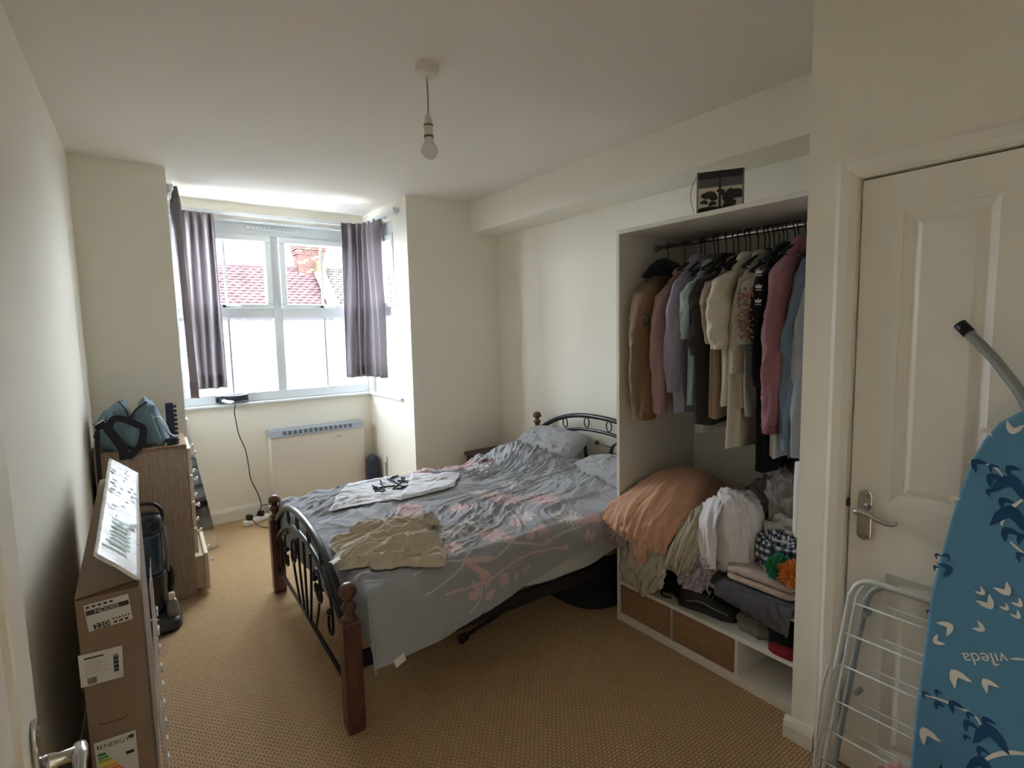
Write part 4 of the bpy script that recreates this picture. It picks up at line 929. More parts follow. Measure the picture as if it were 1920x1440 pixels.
yw = 4.762
cable('long dark cable of the hair dryer hanging down to the floor', [(.715, 4.735, .966), (.722, 4.728, .955), (.716, yw, .90), (.724, yw, .80), (.738, yw, .70), (.775, yw, .58), (.79, yw, .45), (.80, yw, .33), (.845, yw, .20), (.862, 4.75, .10), (.83, 4.73, .05), (.80, 4.70, .02), (.76, 4.70, .008)], n=90)
T = thing('extension_lead', 'white extension lead with two black plugs on the carpet by the heater', 'extension lead', (.79, 4.63, 0))
a = np.array([.705, 4.60, .02]); b_ = np.array([.895, 4.70, .02]); d = (b_-a)/2; sd = np.array([-d[1], d[0], 0]); sd = sd/np.linalg.norm(sd)*.028
G().obox((a+b_)/2, d, sd, (0, 0, .018)).build('socket_bar', mat('lead_white', (232, 230, 222), .35), T, bevel=.006)
for t in (.22, .72):
    c = a+(b_-a)*t+np.array([0, 0, .038]); G().obox(c, d*.17, sd*.85, (0, 0, .022)).build('plug', BLACK, T, bevel=.008)
G().box(.905, .955, 4.69, 4.76, 0, .10).build('charger', mat('charger_white', (222, 218, 212), .4), T, bevel=.006)
cable('short dark cable looping from the plug towards the charger', [(.86, 4.745, .10), (.90, 4.73, .105), (.93, 4.70, .10), (.89, 4.66, .062)], .0035, 30)
cable('dark cable lying on the carpet from the extension lead towards the bed', [(.755, 4.61, .05), (.79, 4.53, .012), (.84, 4.44, .006), (.92, 4.40, .006), (1.02, 4.42, .006)], .0035, 40)

# ------------------------------------------------------------------ wardrobe
WX, WY0, WY1, WZ, XB = 1.982, .915, 1.851, 1.962, 2.60
WD = thing('open_wardrobe', 'open white wardrobe with hanging rail, shelves and two wooden drawers', 'wardrobe', (2.3, 1.38, 0))
G().box(WX, XB, WY1-.019, WY1, 0, WZ).build('side_panel', MELA, WD, bevel=.0015)
G().box(WX, XB, WY0, WY0+.019, 0, WZ).build('side_panel', MELA, WD)
G().box(WX, XB, WY0+.019, WY1-.019, WZ-.02, WZ).build('top_panel', MELA, WD, bevel=.0015)
G().box(XB-.01, XB, WY0+.019, WY1-.019, .04, WZ-.02).build('back_panel', MELA, WD)
G().box(WX+.002, XB-.01, WY0+.019, WY1-.019, .195, .215).build('shelf', MELA, WD, bevel=.0015)
G().box(WX+.012, XB-.01, WY0+.019, WY1-.019, .372, .39).build('shelf', MELA, WD, bevel=.0015)
G().box(WX+.002, XB-.01, WY0+.019, WY1-.019, 0, .042).build('base_panel', MELA, WD, bevel=.0015)
G().box(WX+.002, XB-.01, 1.181, 1.195, .042, .195).build('divider', MELA, WD)
G().box(WX+.002, XB-.01, 1.506, 1.522, .042, .195).build('divider', mat('divider_grey', (170, 164, 156), .5), WD)
for y0, y1 in ((1.526, 1.828), (1.200, 1.502)):
    d = G().box(WX+.004, WX+.022, y0, y1, .046, .191).build('drawer', DRAW, WD, bevel=.0015)
    G().box(WX+.022, XB-.03, y0+.01, y1-.01, .05, .17).build('drawer_box', MELA, d)
rail_x, rail_z = 2.25, 1.893
G().tube([(rail_x, WY0+.019, rail_z), (rail_x, WY1-.019, rail_z)], .0115, 12).build('hanging_rail', CHROME, WD, smooth=True)
for y in (WY0+.019, WY1-.023): G().lathe([(.022, 0), (.022, .004), (.016, .006), (.016, .012)], (rail_x, y, rail_z), 14, (0, 1 if y < 1.2 else -1, 0)).build('rail_bracket', CHROME, WD)

# ---- hangers and clothes on the rail
HANG = mat('hanger_black', (24, 24, 26), .5)
def hanger(y, label, yaw=0, m=HANG, zs=1.80, half=.19, group='hangers on the wardrobe rail'):
    T = thing('clothes_hanger', label, 'hanger', (rail_x, y, rail_z), yaw, group); c, s_ = math.cos(yaw), math.sin(yaw)
    W = lambda x, z: (rail_x+x*c, y+x*s_, z)
    hk = [W(.014*math.cos(t), rail_z+.004+.014*math.sin(t)) for t in np.linspace(-.3, PI+.1, 12)]+[W(-.006, rail_z-.02), W(0, rail_z-.03), W(0, zs+.01)]
    G().tube(spline(hk, 30), .0028, 7).build('hook', m, T, smooth=True)
    g = G(); g.tube(spline([W(-half, zs-.055), W(-half*.55, zs-.02), W(0, zs+.012), W(half*.55, zs-.02), W(half, zs-.055)], 20), .006, 8); g.tube([W(-half, zs-.055), W(half, zs-.055)], .0035, 6); g.build('shoulder_bar', m, T, smooth=True)
    return T
def garment(name, label, cat, y, m, zsh, zhem, sleeve, half=.215, thick=.05, yaw=0., seed=0, zcuff=None, sr=.06, collar=None, lean=.0, flare=1.0, cuffm=None, hang=True, xoff=0, hemband=None, slx=.03, pants=False, hx_front=0, group=None, hlabel=None, bodyscale=1.):
    """a garment on its hanger, seen edge-on from the room; front sleeve towards -X"""
    c, s_ = math.cos(yaw), math.sin(yaw); x0 = rail_x+xoff
    T = thing(name, label, cat, (x0, y, zhem), yaw, group)
    def W(P): return np.stack([x0+P[..., 0]*c-P[..., 1]*s_, y+P[..., 0]*s_+P[..., 1]*c, P[..., 2]], -1)
    nv, nu = 60, 80; v = np.linspace(0, 1, nv); u = np.linspace(0, 2*PI, nu, endpoint=False); V, U = np.meshgrid(v, u, indexing='ij')
    zn = zsh+.045; Z = zn+(zhem-zn)*V; t = (zn-Z)
    a = np.interp(t, [0, .012, .05, .10, .17, .23, .5, 1.0], [.05, .075, half*.50, half*.72, half*.92, half*.88, half*.88*flare, half*.9*flare])*bodyscale
    b = np.interp(t, [0, .012, .05, .1, .25, 1.0], [.02, .03, thick*.55, thick*.75, thick, thick*1.05])
    e = .8; cu, su = np.cos(U), np.sin(U); X = a*np.sign(cu)*np.abs(cu)**e; Y = b*np.sign(su)*np.abs(su)**e
    f = 1+smooth(.1, .3, t)*(.24*np.sin(U*5+seed+2.5*vn(U*1, t*3, seed))+.22*vn(U*2.2, t*6, seed+2)+.25*(ridge(U*1.4, t*4, seed+6, 2)-.5))
    Y = Y*f+.012*vn(U*0+seed, t*4, seed)*smooth(.1, .4, t); X = X*(1+.05*smooth(.1, .3, t)*np.sin(U*7+seed*2))
    X = X+lean*t
    grid_mesh('body', W(np.stack([X, Y, Z+.006*np.sin(U*3+seed)*V], -1)), m, T, closed=True)
    if hemband:
        k = int(nv*.92); grid_mesh('hem_band', W(np.stack([X[k:]*.98, Y[k:]*1.06, Z[k:]], -1)), hemband, T, closed=True)
    if sleeve:
        for sg in (-1, 1):
            zc = zcuff if zcuff else zsh-.6; n = 56; q = np.linspace(0, 1, n)
            px_ = sg*(half*.80+np.interp(q, [0, .1, .4, .75, 1], [-.075, -.012, slx, slx*1.15, slx*.7]))+lean*q*(zsh-zc)
            pz_ = zsh-.035+(zc-zsh+.035)*q; rr_ = sr*np.interp(q, [0, .08, .3, .7, .93, 1], [.55, .95, 1.05, .9, .82, .78])
            pyo = .01*np.sin(q*4+seed)
            Q, UU = np.meshgrid(q, u[::2], indexing='ij'); r2 = rr_[:, None]*(1+.12*np.sin(UU*3+Q*7+seed)+.15*vn(UU*1.5, Q*7, seed+sg+4)+.26*(ridge(Q*7+UU*.6, UU*.9, seed+sg, 2)-.5)*smooth(.1, .3, Q))
            SX_ = px_[:, None]+r2*np.cos(UU)*.95; SY_ = pyo[:, None]+r2*np.sin(UU)*.62; SZ_ = pz_[:, None]+.35*r2*np.cos(UU)*-sg*(1-smooth(0, .2, Q))+.012*np.cos(UU)*sg*0
            grid_mesh('sleeve', W(np.stack([SX_, SY_, SZ_], -1)), m, T, closed=True)
            if cuffm:
                k = int(n*.93); grid_mesh('cuff', W(np.stack([px_[k:, None]+(SX_[k:]-px_[k:, None])*1.0, SY_[k:]*1.05, SZ_[k:]-.012], -1)), cuffm, T, closed=True)
    if collar:
        P = []
        for zc_, ca_, cb_ in ((zn-.02, .072, .04), (zn+.008, .066, .045), (zn+.03, .075, .055), (zn+.012, .10, .065), (zn-.02, .125, .065)):
            P.append([(ca_*.75*math.cos(tt), cb_*.8*math.sin(tt), zc_-.035+.012*math.cos(tt)) for tt in u[::2]])
        grid_mesh('collar', W(np.array(P)), collar, T, closed=True)
    if hang: hanger(y, hlabel or 'black hanger on the rail holding the '+' '.join(label.split(' beside')[0].split(' with ')[0].split(' hanging')[0].split(' showing')[0].split(' near')[0].split(' right')[0].split(' left')[0].split(' between')[0].split(' at the')[0].split()[:7]), yaw, HANG, zsh+.02, half*.85)
    return T, W
FAB = lambda n, c, **k: mat('cloth_'+n, c, .9, bump=(260, .25, .0015), sheen=.1, spec=.15, **k)
tan = FAB('tan', (130, 107, 84)); tand = FAB('tan_rib', (128, 98, 64)); teal = FAB('teal', (32, 40, 44))
# tan bomber with dark hood/collar
J, W = garment('bomber_jacket', 'tan bomber jacket with a dark lining and round mountain badge on its sleeve', 'jacket', 1.752, tan, 1.765, 1.13, True, .24, .055, .12, 1, 1.07, .088, teal, cuffm=tand, hemband=tand, slx=.03)
# its dark hood lying behind the neck
g = grid_mesh('hood', W(np.array([[(.16*math.cos(tt)*k-.03, .055*math.sin(tt)*k, 1.76+.075*(1-k**2)-.04*k*math.cos(tt)*0) for tt in np.linspace(0, 2*PI, 24, endpoint=False)] for k in (1.15, 1., .75, .45, .05)])), teal, J, closed=True)
bd = np.array([-.225*.8-.03-.0, 0, 0]); sc = np.array(W(np.array([[-.238, -.035, 1.52]])))[0]
nrm = np.array([-.84, -.54, 0]); uu = np.cross((0, 0, 1), nrm); uu /= np.linalg.norm(uu); vv = np.array([0, 0, 1.]); sc = sc+nrm*.022+np.array([-.012, .022, .012])
bad = G(); bad.prism([(.036*math.cos(t), .036*math.sin(t)) for t in np.linspace(0, 2*PI, 28)[:-1]], sc, uu, vv, nrm*.004); bo = bad.build('sleeve_badge', INK, J)
g = G(); g.prism([(.029*math.cos(t), .029*math.sin(t)) for t in np.linspace(0, 2*PI, 28)[:-1]], sc+nrm*.0035, uu, vv, nrm*.001); g.build('badge_field', tan, bo)
g = G(); g.prism([(-.024, -.006), (-.012, .012), (-.006, .004), (.002, .018), (.010, .006), (.015, .011), (.024, -.006)], sc+nrm*.0045, uu, vv, nrm*.001); g.prism([(-.022, -.020), (.022, -.020), (.026, -.011), (-.026, -.011)], sc+nrm*.0045, uu, vv, nrm*.001); g.build('badge_mountain', INK, bo)
garment('sweatshirt', 'dusty pink sweatshirt beside the tan bomber jacket', 'sweatshirt', 1.655, FAB('pink', (172, 140, 142)), 1.735, 1.13, True, .215, .035, .04, 2, 1.09, .056)
garment('lilac_shirt', 'lilac grey shirt with open front between the pink sweatshirt and the mint top', 'shirt', 1.565, FAB('lilac', (150, 144, 164)), 1.785, 1.10, True, .215, .04, .02, 3, 1.20, .06, FAB('lilac', (150, 144, 164)))
garment('mint_tshirt', 'pale mint T-shirt sleeve showing beside the lilac shirt', 'shirt', 1.495, FAB('mint', (168, 190, 192)), 1.755, 1.14, True, .215, .025, .02, 4, 1.44, .052, slx=.02)
garment('dark_shirt', 'charcoal shirt hanging between the mint and the taupe T-shirts', 'shirt', 1.435, FAB('charcoal', (58, 55, 54)), 1.775, 1.06, True, .215, .035, -.02, 5, 1.37, .058, slx=.012)
garment('white_vest', 'off-white vest hanging low behind the charcoal shirt', 'vest', 1.475, FAB('offwhite', (190, 186, 176)), 1.72, 1.02, False, .18, .02, .03, 6)
garment('taupe_tshirt', 'taupe T-shirt left of the cream T-shirt', 'shirt', 1.375, FAB('taupe', (150, 130, 112)), 1.755, 1.10, True, .22, .028, .02, 7, 1.42, .054, slx=.025)
garment('cream_tshirt', 'cream short sleeved T-shirt at the middle of the rail', 'shirt', 1.32, FAB('cream', (206, 200, 184)), 1.765, 1.16, True, .225, .03, .0, 8, 1.40, .066, slx=.05)
garment('cream_trousers', 'long cream trousers hanging at the middle of the rail', 'trousers', 1.285, FAB('cream2', (198, 193, 178)), 1.60, .985, False, .215, .034, .0, 9, flare=1.08)
garment('ribbed_cardigan', 'beige ribbed cardigan right of the cream T-shirt', 'cardigan', 1.255, FAB('ribbed', (178, 170, 152)), 1.765, 1.15, True, .21, .026, .02, 10, 1.30, .05, slx=.02)
FB, W = garment('floral_blouse', 'grey blouse with a red floral yoke and green leaves', 'blouse', 1.215, FAB('greyblouse', (172, 172, 170)), 1.745, 1.12, True, .215, .026, .0, 11, 1.42, .052, slx=.02)
rr = random.Random(8); gp, gg = G(), G()
for i in range(110):
    zz = rr.uniform(1.43, 1.64); xx_ = -.215-.012*rr.random(); yy = rr.uniform(-.055, .012); P = np.array(W(np.array([[xx_-.018, yy, zz]])))[0]; r = rr.uniform(.003, .0065); k = rr.random()*3
    (gp if rr.random() < .8 else gg).prism([(r*(1+.35*math.cos(5*t))*math.cos(t+k), r*(1+.35*math.cos(5*t))*math.sin(t+k)) for t in np.linspace(0, 2*PI, 15)[:-1]], P+nrm*.010, uu, vv, nrm*.002)
gp.build('flower_print', FAB('redflower', (150, 104, 100)), FB, kind='stuff'); gg.build('leaf_print', FAB('leafgreen', (110, 128, 92)), FB, kind='stuff')
TR, W = garment('black_tracktop', 'black tracksuit top with three white leaf marks on its sleeve', 'jacket', 1.16, FAB('black', (28, 28, 32)), 1.785, 1.12, True, .215, .035, .0, 12, 1.25, .056, FAB('black', (28, 28, 32)), slx=.005)
g = G()
for zz in (1.69, 1.635, 1.58):
    P = np.array(W(np.array([[-.232, -.012, zz]])))[0]+nrm*.012
    for aa_ in (-.7, 0, .7):
        q = lambda t, w_: (math.sin(aa_)*t+math.cos(aa_)*w_, math.cos(aa_)*t-math.sin(aa_)*w_)
        g.prism([q(.002, 0), q(.009, .0055), q(.02, 0), q(.009, -.0055)], P, uu, vv, nrm*.002)
    g.prism([(-.012, -.003), (.012, -.003), (.010, -.006), (-.010, -.006)], P, uu, vv, nrm*.002)
g.build('leaf_logo', FAB('logo', (214, 214, 214)), TR)
garment('black_trousers', 'long black trousers hanging lowest on the rail', 'trousers', 1.175, FAB('black2', (26, 26, 29)), 1.62, .90, False, .185, .032, .0, 13, flare=1.05)
garment('striped_top', 'white and black striped top showing below the rose jacket', 'shirt', 1.115, FAB('white', (204, 202, 198)), 1.66, .965, False, .17, .028, .0, 14)
rose = FAB('rose', (142, 100, 106)); garment('rose_jacket', 'dusty rose jacket with a folded cuff near the right end of the rail', 'jacket', 1.085, rose, 1.80, 1.09, True, .225, .045, -.02, 15, 1.09, .07, rose, cuffm=FAB('rosed', (124, 72, 78)), slx=.035)
dn_ = FAB('denim', (104, 118, 136)); garment('denim_jacket', 'faded blue grey denim jacket right of the rose jacket', 'jacket', 1.015, dn_, 1.785, .985, True, .22, .036, -.02, 16, 1.02, .06, dn_, slx=.028)
gy = FAB('heather', (150, 154, 160)); garment('grey_coat', 'long light grey coat at the right end of the rail', 'coat', .975, gy, 1.74, .98, True, .225, .022, 0, 17, 1.0, .055, slx=.03)
for y, wh in ((1.235, 'ribbed cardigan'), (1.195, 'floral blouse'), (1.34, 'cream T-shirt'), (1.545, 'lilac shirt'), (1.40, 'taupe T-shirt'), (1.13, 'black tracksuit top'), (1.045, 'denim jacket')):
    hanger(y, 'spare black hanger crowded on the rail beside the '+wh, .15*math.sin(y*50), zs=1.80, half=.15)

# ---- folded and heaped clothes
def drape(name, label, cat, rows, m, n=(90, 70), amp=.012, fs=10, seed=0, solid=.006, part='cloth', parent=None, wob=.01, cols=None):
    """cloth surface through rows of 3-D control points"""
    R = np.array([spline(r, n[1]) for r in rows]); P = np.array([spline(R[:, j], n[0]) for j in range(n[1])]).transpose(1, 0, 2)
    du = np.gradient(P, axis=0); dv = np.gradient(P, axis=1); N = np.cross(du, dv); N /= np.linalg.norm(N, axis=-1, keepdims=True)+1e-9
    U, V = np.meshgrid(np.linspace(0, 1, n[0]), np.linspace(0, 1, n[1]), indexing='ij')
    h = amp*1.5*(ridge(U*fs*.6+seed, V*fs*.35, seed, 2)**1.5-.3)+amp*.9*(ridge(U*fs*1.5, V*fs*.8+U*2, seed+4, 2)**1.6-.3)+amp*.4*fbm(U*fs, V*fs, seed+3)
    P = P+N*h[..., None]*(1 if N[..., 2].mean() > 0 else -1)
    T = parent or thing(name, label, cat, tuple(P.mean((0, 1))*[1, 1, 0]+[0, 0, P[..., 2].min()]))
    grid_mesh(part, P, m, T, solid=solid, cols=cols(U, V) if cols else None); return T
def lump(name, label, cat, c, r, m, seed=0, amp=.25, e=.75, part='cloth', parent=None, fs=3., flat=.35, cols=None, res=(90, 64)):
    """heaped crumpled cloth resting on its base at c"""
    th = np.linspace(0, 2*PI, res[0], endpoint=False); ph = np.linspace(-PI/2, PI/2, res[1]); PH, TH = np.meshgrid(ph, th, indexing='ij')
    cp, sp = np.cos(PH), np.sin(PH); d = np.stack([cp*np.cos(TH), cp*np.sin(TH), sp], -1)
    k = 1+amp*1.2*(ridge(d[..., 0]*fs+seed, d[..., 1]*fs, d[..., 2]*fs, 2)**1.4-.42)+amp*.3*(ridge(d[..., 0]*fs*2.2, d[..., 1]*fs*2.2+seed, d[..., 2]*fs*2, 2)**1.5-.4)+amp*.5*fbm(d[..., 0]*2, d[..., 1]*2, d[..., 2]*2+seed)
    q = np.sign(d)*np.abs(d)**e*k[..., None]*np.array(r); q[..., 2] = np.maximum(q[..., 2], -r[2]*flat)+r[2]*flat
    T = parent or thing(name, label, cat, tuple(c))
    grid_mesh(part, q+np.array(c), m, T, closed=True, cols=cols(TH, PH) if cols else None); return T
SB = .391
def rw(*px_): return [at(x, y, ax, v) for x, y, ax, v in px_]
# lower garments of the left pile first
lump('folded_clothes', 'greige clothes at the bottom of the left heap on the shelf', 'clothes', (2.22, 1.58, SB), (.20, .20, .13), FAB('greige', (168, 156, 138)), 2, .3)
drape('linen_shirt', 'greige linen shirt spilling over the left end of the shelf', 'shirt', [
    [(2.15, 1.80, .50), (2.02, 1.80, .50), (1.955, 1.80, .44), (1.945, 1.79, .36), (1.945, 1.79, .30)],
    [(2.15, 1.70, .54), (2.02, 1.70, .53), (1.95, 1.71, .45), (1.935, 1.71, .33), (1.94, 1.70, .26)],
    [(2.15, 1.60, .54), (2.02, 1.60, .52), (1.95, 1.61, .44), (1.94, 1.63, .31), (1.945, 1.64, .225)],
    [(2.15, 1.50, .52), (2.02, 1.50, .50), (1.955, 1.51, .43), (1.95, 1.52, .36), (1.955, 1.54, .31)]], FAB('linen', (178, 171, 154)), amp=.024, fs=6, seed=4)
drape('mauve_top', 'mauve top showing under the peach sweatshirt', 'shirt', [
    [(2.1, 1.83, .56), (1.97, 1.86, .56), (1.925, 1.865, .49), (1.935, 1.86, .43)], [(2.1, 1.77, .58), (1.96, 1.79, .55), (1.93, 1.80, .47), (1.935, 1.80, .42)], [(2.1, 1.70, .58), (1.96, 1.72, .55), (1.93, 1.73, .47), (1.94, 1.73, .42)]], FAB('mauve', (166, 148, 150)), amp=.015, seed=6)
PEACH = FAB('peach', (206, 160, 134))
drape('peach_sweatshirt', 'peach orange sweatshirt draped over the left heap on the shelf', 'sweatshirt', [
    [(2.42, 1.80, .62), (2.25, 1.80, .70), (2.05, 1.805, .68), (1.955, 1.86, .62), (1.92, 1.90, .55), (1.925, 1.90, .53)],
    [(2.42, 1.74, .70), (2.25, 1.73, .765), (2.07, 1.74, .73), (1.95, 1.77, .63), (1.92, 1.79, .53), (1.925, 1.795, .50)],
    [(2.42, 1.64, .72), (2.25, 1.63, .785), (2.07, 1.64, .75), (1.95, 1.67, .64), (1.915, 1.69, .53), (1.92, 1.695, .47)],
    [(2.42, 1.55, .71), (2.25, 1.54, .775), (2.09, 1.54, .74), (1.965, 1.57, .63), (1.93, 1.595, .52), (1.935, 1.605, .46)],
    [(2.42, 1.48, .62), (2.25, 1.47, .66), (2.11, 1.47, .65), (2.0, 1.49, .58), (1.96, 1.52, .50), (1.955, 1.535, .45)]], PEACH, (100, 80), .011, 7, 8)
drape('', '', '', [[(1.93, 1.71, .52), (1.925, 1.70, .45), (1.935, 1.69, .385)], [(1.925, 1.66, .52), (1.92, 1.65, .45), (1.93, 1.65, .37)], [(1.93, 1.615, .51), (1.93, 1.61, .45), (1.935, 1.615, .40)]], PEACH, (30, 26), .012, 5, 9, part='sleeve', parent=bpy.data.objects['peach_sweatshirt'])
drape('sage_shirt', 'pale sage shirt hanging between the peach and white heaps', 'shirt', [
    [(2.25, 1.49, .62), (2.10, 1.47, .66), (2.0, 1.47, .60), (1.945, 1.50, .46), (1.95, 1.52, .40)],
    [(2.25, 1.43, .65), (2.10, 1.41, .68), (2.01, 1.41, .62), (1.95, 1.44, .47), (1.955, 1.46, .395)],
    [(2.25, 1.37, .62), (2.10, 1.35, .64), (2.02, 1.35, .58), (1.96, 1.38, .46), (1.96, 1.40, .40)]], FAB('sage', (178, 170, 150)), amp=.018, fs=6, seed=11)
drape('lilac_jumper', 'lilac grey jumper bunched on the shelf edge below the white fleece', 'shirt', [
    [(2.15, 1.45, .48), (2.02, 1.44, .49), (1.965, 1.45, .43), (1.955, 1.46, .375), (1.965, 1.46, .35)],
    [(2.15, 1.37, .50), (2.02, 1.36, .51), (1.965, 1.37, .45), (1.955, 1.38, .38), (1.965, 1.38, .345)],
    [(2.15, 1.29, .48), (2.02, 1.29, .47), (1.975, 1.30, .43), (1.97, 1.31, .39), (1.98, 1.31, .37)]], FAB('lilac2', (166, 156, 162)), amp=.022, fs=9, seed=13)
lump('white_fleece', 'bright white fleece bundled in the middle of the shelf', 'jumper', (2.13, 1.29, SB+.06), (.115, .115, .235), FAB('fleece', (222, 218, 222)), 5, .12, .8, fs=2.2, flat=.45)
drape('', '', '', [[(2.09, 1.42, .70), (2.03, 1.405, .64), (2.005, 1.39, .55), (1.985, 1.37, .47)], [(2.07, 1.36, .75), (2.0, 1.345, .67), (1.985, 1.335, .56), (1.975, 1.33, .46)], [(2.06, 1.30, .76), (1.99, 1.29, .67), (1.98, 1.285, .56), (1.98, 1.285, .47)]], FAB('fleece', (222, 218, 222)), (30, 26), .012, 5, 15, part='sleeve', parent=bpy.data.objects['white_fleece'])
lump('grey_jumper', 'mid grey jumper bundled behind the white fleece', 'jumper', (2.32, 1.26, SB), (.12, .14, .30), FAB('midgrey', (122, 118, 114)), 9, .2)
# back right heap
lump('patterned_dress', 'grey patterned dress on top of the right heap', 'dress', (2.30, 1.09, SB+.24), (.15, .11, .22), mat('cloth_patterned', (150, 140, 136), .9, var=.5, vscale=38, bump=(200, .3)), 12, .2)
lump('pale_blouse', 'pale grey blouse in the middle of the right heap', 'blouse', (2.24, 1.06, SB+.16), (.15, .12, .13), FAB('pale', (186, 180, 178)), 14, .22)
PLD = mat('cloth_plaid', (40, 44, 58), .9, attr='Col', bump=(260, .2, .001))
def plaid(TH, PH):
    c = np.zeros(TH.shape+(3,)); c[:] = srgb((34, 40, 58)); a = (np.floor(TH*9) % 2 == 0); b_ = (np.floor(PH*11) % 2 == 0)
    c[a ^ b_] = srgb((78, 86, 100)); c[a & b_] = srgb((196, 198, 200)); return c
lump('plaid_shirt', 'navy and white plaid shirt at the front of the right heap', 'shirt', (2.14, 1.06, SB+.07), (.10, .12, .15), PLD, 16, .25, cols=plaid, res=(150, 120))
lump('black_clothes', 'black clothes under the plaid shirt at the back of the shelf', 'clothes', (2.25, 1.10, SB), (.22, .15, .10), FAB('black3', (34, 32, 34)), 18, .3)
# folded blankets at the front right
def folded(name, label, c, hx, hy, layers, th_, m, seed, sag=0.):
    T = thing(name, label, 'blanket', c)
    for i in range(layers):
        k = i*th_; n = 40; u = np.linspace(0, 2*PI, n, endpoint=False); rings = []
        for zz, s2 in ((0, .96), (th_*.25, 1), (th_*.75, 1), (th_, .955)):
            rings.append([(c[0]+hx*s2*np.sign(math.cos(t))*abs(math.cos(t))**.35+.008*math.sin(3*t+seed+i), c[1]+hy*s2*np.sign(math.sin(t))*abs(math.sin(t))**.35+.008*math.cos(2*t+seed+i), c[2]+k+zz+.004*math.sin(4*t+seed)) for t in u])
        g = G().loft(rings); g.build('fold', m, T, smooth=True, bevel=0, sub=1)
    return T
DG = FAB('darkgrey', (78, 74, 78)); BF = mat('beige_fleece', (178, 156, 138), .95, bump=(140, .9, .006), sheen=.4)
folded('dark_blanket', 'dark grey quilted blanket folded under the beige fleece', (2.10, 1.10, SB), .135, .185, 2, .028, DG, 1)
drape('', '', '', [[(2.05, 1.28, .445), (1.975, 1.27, .43), (1.95, 1.27, .40), (1.955, 1.27, .375)], [(2.05, 1.12, .447), (1.965, 1.11, .43), (1.945, 1.11, .39), (1.95, 1.11, .355)], [(2.05, .96, .447), (1.965, .95, .43), (1.945, .955, .37), (1.95, .96, .33)]], DG, (40, 24), .006, 8, 20, part='hanging_edge', parent=bpy.data.objects['dark_blanket'])
folded('beige_fleece_throw', 'beige fluffy throw folded on the dark blanket', (2.085, 1.10, SB+.060), .115, .145, 2, .03, BF, 2)
def pompom(name, label, c, r, m):
    T = thing(name, label, 'pompom', (c[0], c[1], c[2]-r)); rr = random.Random(int(r*1e5)+len(label)); g = G()
    G().lathe([(.001, -r*.75), (r*.55, -r*.55), (r*.75, 0), (r*.55, r*.55), (.001, r*.75)], c, 14).build('core', m, T, smooth=True)
    for i in range(650):
        z = rr.uniform(-1, 1); t = rr.uniform(0, 2*PI); s2 = math.sqrt(1-z*z); d = np.array([s2*math.cos(t), s2*math.sin(t), z]); k = r*rr.uniform(.9, 1.08)
        bnd = np.array([rr.uniform(-1, 1) for _ in range(3)])*.25*r
        g.tube([np.array(c)+d*r*.6, np.array(c)+d*k*.85+bnd*.5, np.array(c)+d*k+bnd], .0022, 4, caps=False)
    g.build('yarn', m, T, kind='stuff'); return T
pompom('green_pompom', 'green yarn pompom on the beige throw', (2.015, 1.03, SB+.120+.047), .047, mat('yarn_green', (48, 138, 92), .9))
pompom('orange_pompom', 'orange yarn pompom beside the wardrobe side', (2.0, .975, SB+.120+.046), .046, mat('yarn_orange', (214, 130, 62), .9))
pompom('white_pompom', 'small white yarn pompom behind the green and orange ones', (2.09, 1.0, SB+.120+.026), .026, mat('yarn_white', (222, 220, 216), .9))
T = thing('rolled_towel', 'white rolled towel hanging at the right edge of the wardrobe', 'towel', (2.02, .96, .70))
G().tube([(2.02, .962, .70), (2.02, .962, .72), (2.02, .962, .90), (2.02, .962, .985)], [.018, .025, .026, .024], 16).build('towel', FAB('towel', (214, 212, 210)), T, smooth=True)
# lower shelf
SA = .216
def shoe(name, label, c, rz, m, sole, Ln=.27):
    T = thing(name, label, 'shoe', c, rz); n = 26; q = np.linspace(0, 1, n)
    wd = np.interp(q, [0, .05, .25, .45, .75, .92, 1], [.012, .034, .037, .034, .046, .036, .01]); ht = np.interp(q, [0, .06, .25, .38, .6, .85, 1], [.045, .082, .09, .075, .056, .045, .03])
    g = G(); rings = []
    for i in range(n): rings.append([(-Ln/2+Ln*q[i], wd[i]*math.cos(t), .022+max(0, math.sin(t))*ht[i] if math.sin(t) > 0 else .022+.004*math.sin(t)) for t in np.linspace(0, 2*PI, 19)[:-1]])
    g.loft(rings).build('upper', m, T, smooth=True, local=True)
    g = G(); rings = [[(-Ln/2-.004+(Ln+.008)*q[i], s*(wd[i]+.005), z) for s, z in ((-1, 0), (1, 0), (1, .026), (-1, .026))] for i in range(n)]; g.loft(rings).build('sole', sole, T, local=True)
    g = G()
    for k in range(4): g.tube([(.0+k*.02, -.026, .07-k*.005), (.004+k*.02, 0, .088-k*.006), (.0+k*.02, .026, .07-k*.005)], .003, 6)
    g.build('laces', mat('lace_grey', (120, 120, 120), .8), T, local=True)
    g = G(); g.tube(spline([(-.09, -.041, .035), (-.03, -.039, .05), (.04, -.045, .04), (.1, -.043, .03)], 16), .004, 6); g.build('side_stripe', MATS['lace_grey'], T, smooth=True, local=True)
    return T
SHB = mat('shoe_black', (30, 29, 30), .6); SLB = mat('sole_black', (40, 39, 40), .7)
shoe('trainer', 'black trainer with a grey side stripe at the front of the low shelf', (2.07, 1.375, SA), -1.35, SHB, SLB)
shoe('trainer', 'second black trainer lying behind the front one on the low shelf', (2.19, 1.41, SA), -1.2, SHB, SLB)
lump('black_bag', 'soft black bag at the left of the low shelf', 'bag', (2.16, 1.64, SA), (.11, .13, .10), FAB('black4', (24, 23, 25)), 22, .3)
G().tube(spline([(2.06, 1.62, .26), (2.02, 1.60, .225), (2.01, 1.575, .222), (2.03, 1.55, .221)], 14), .004, 6).build('strap', BLACK, bpy.data.objects['black_bag'], smooth=True)
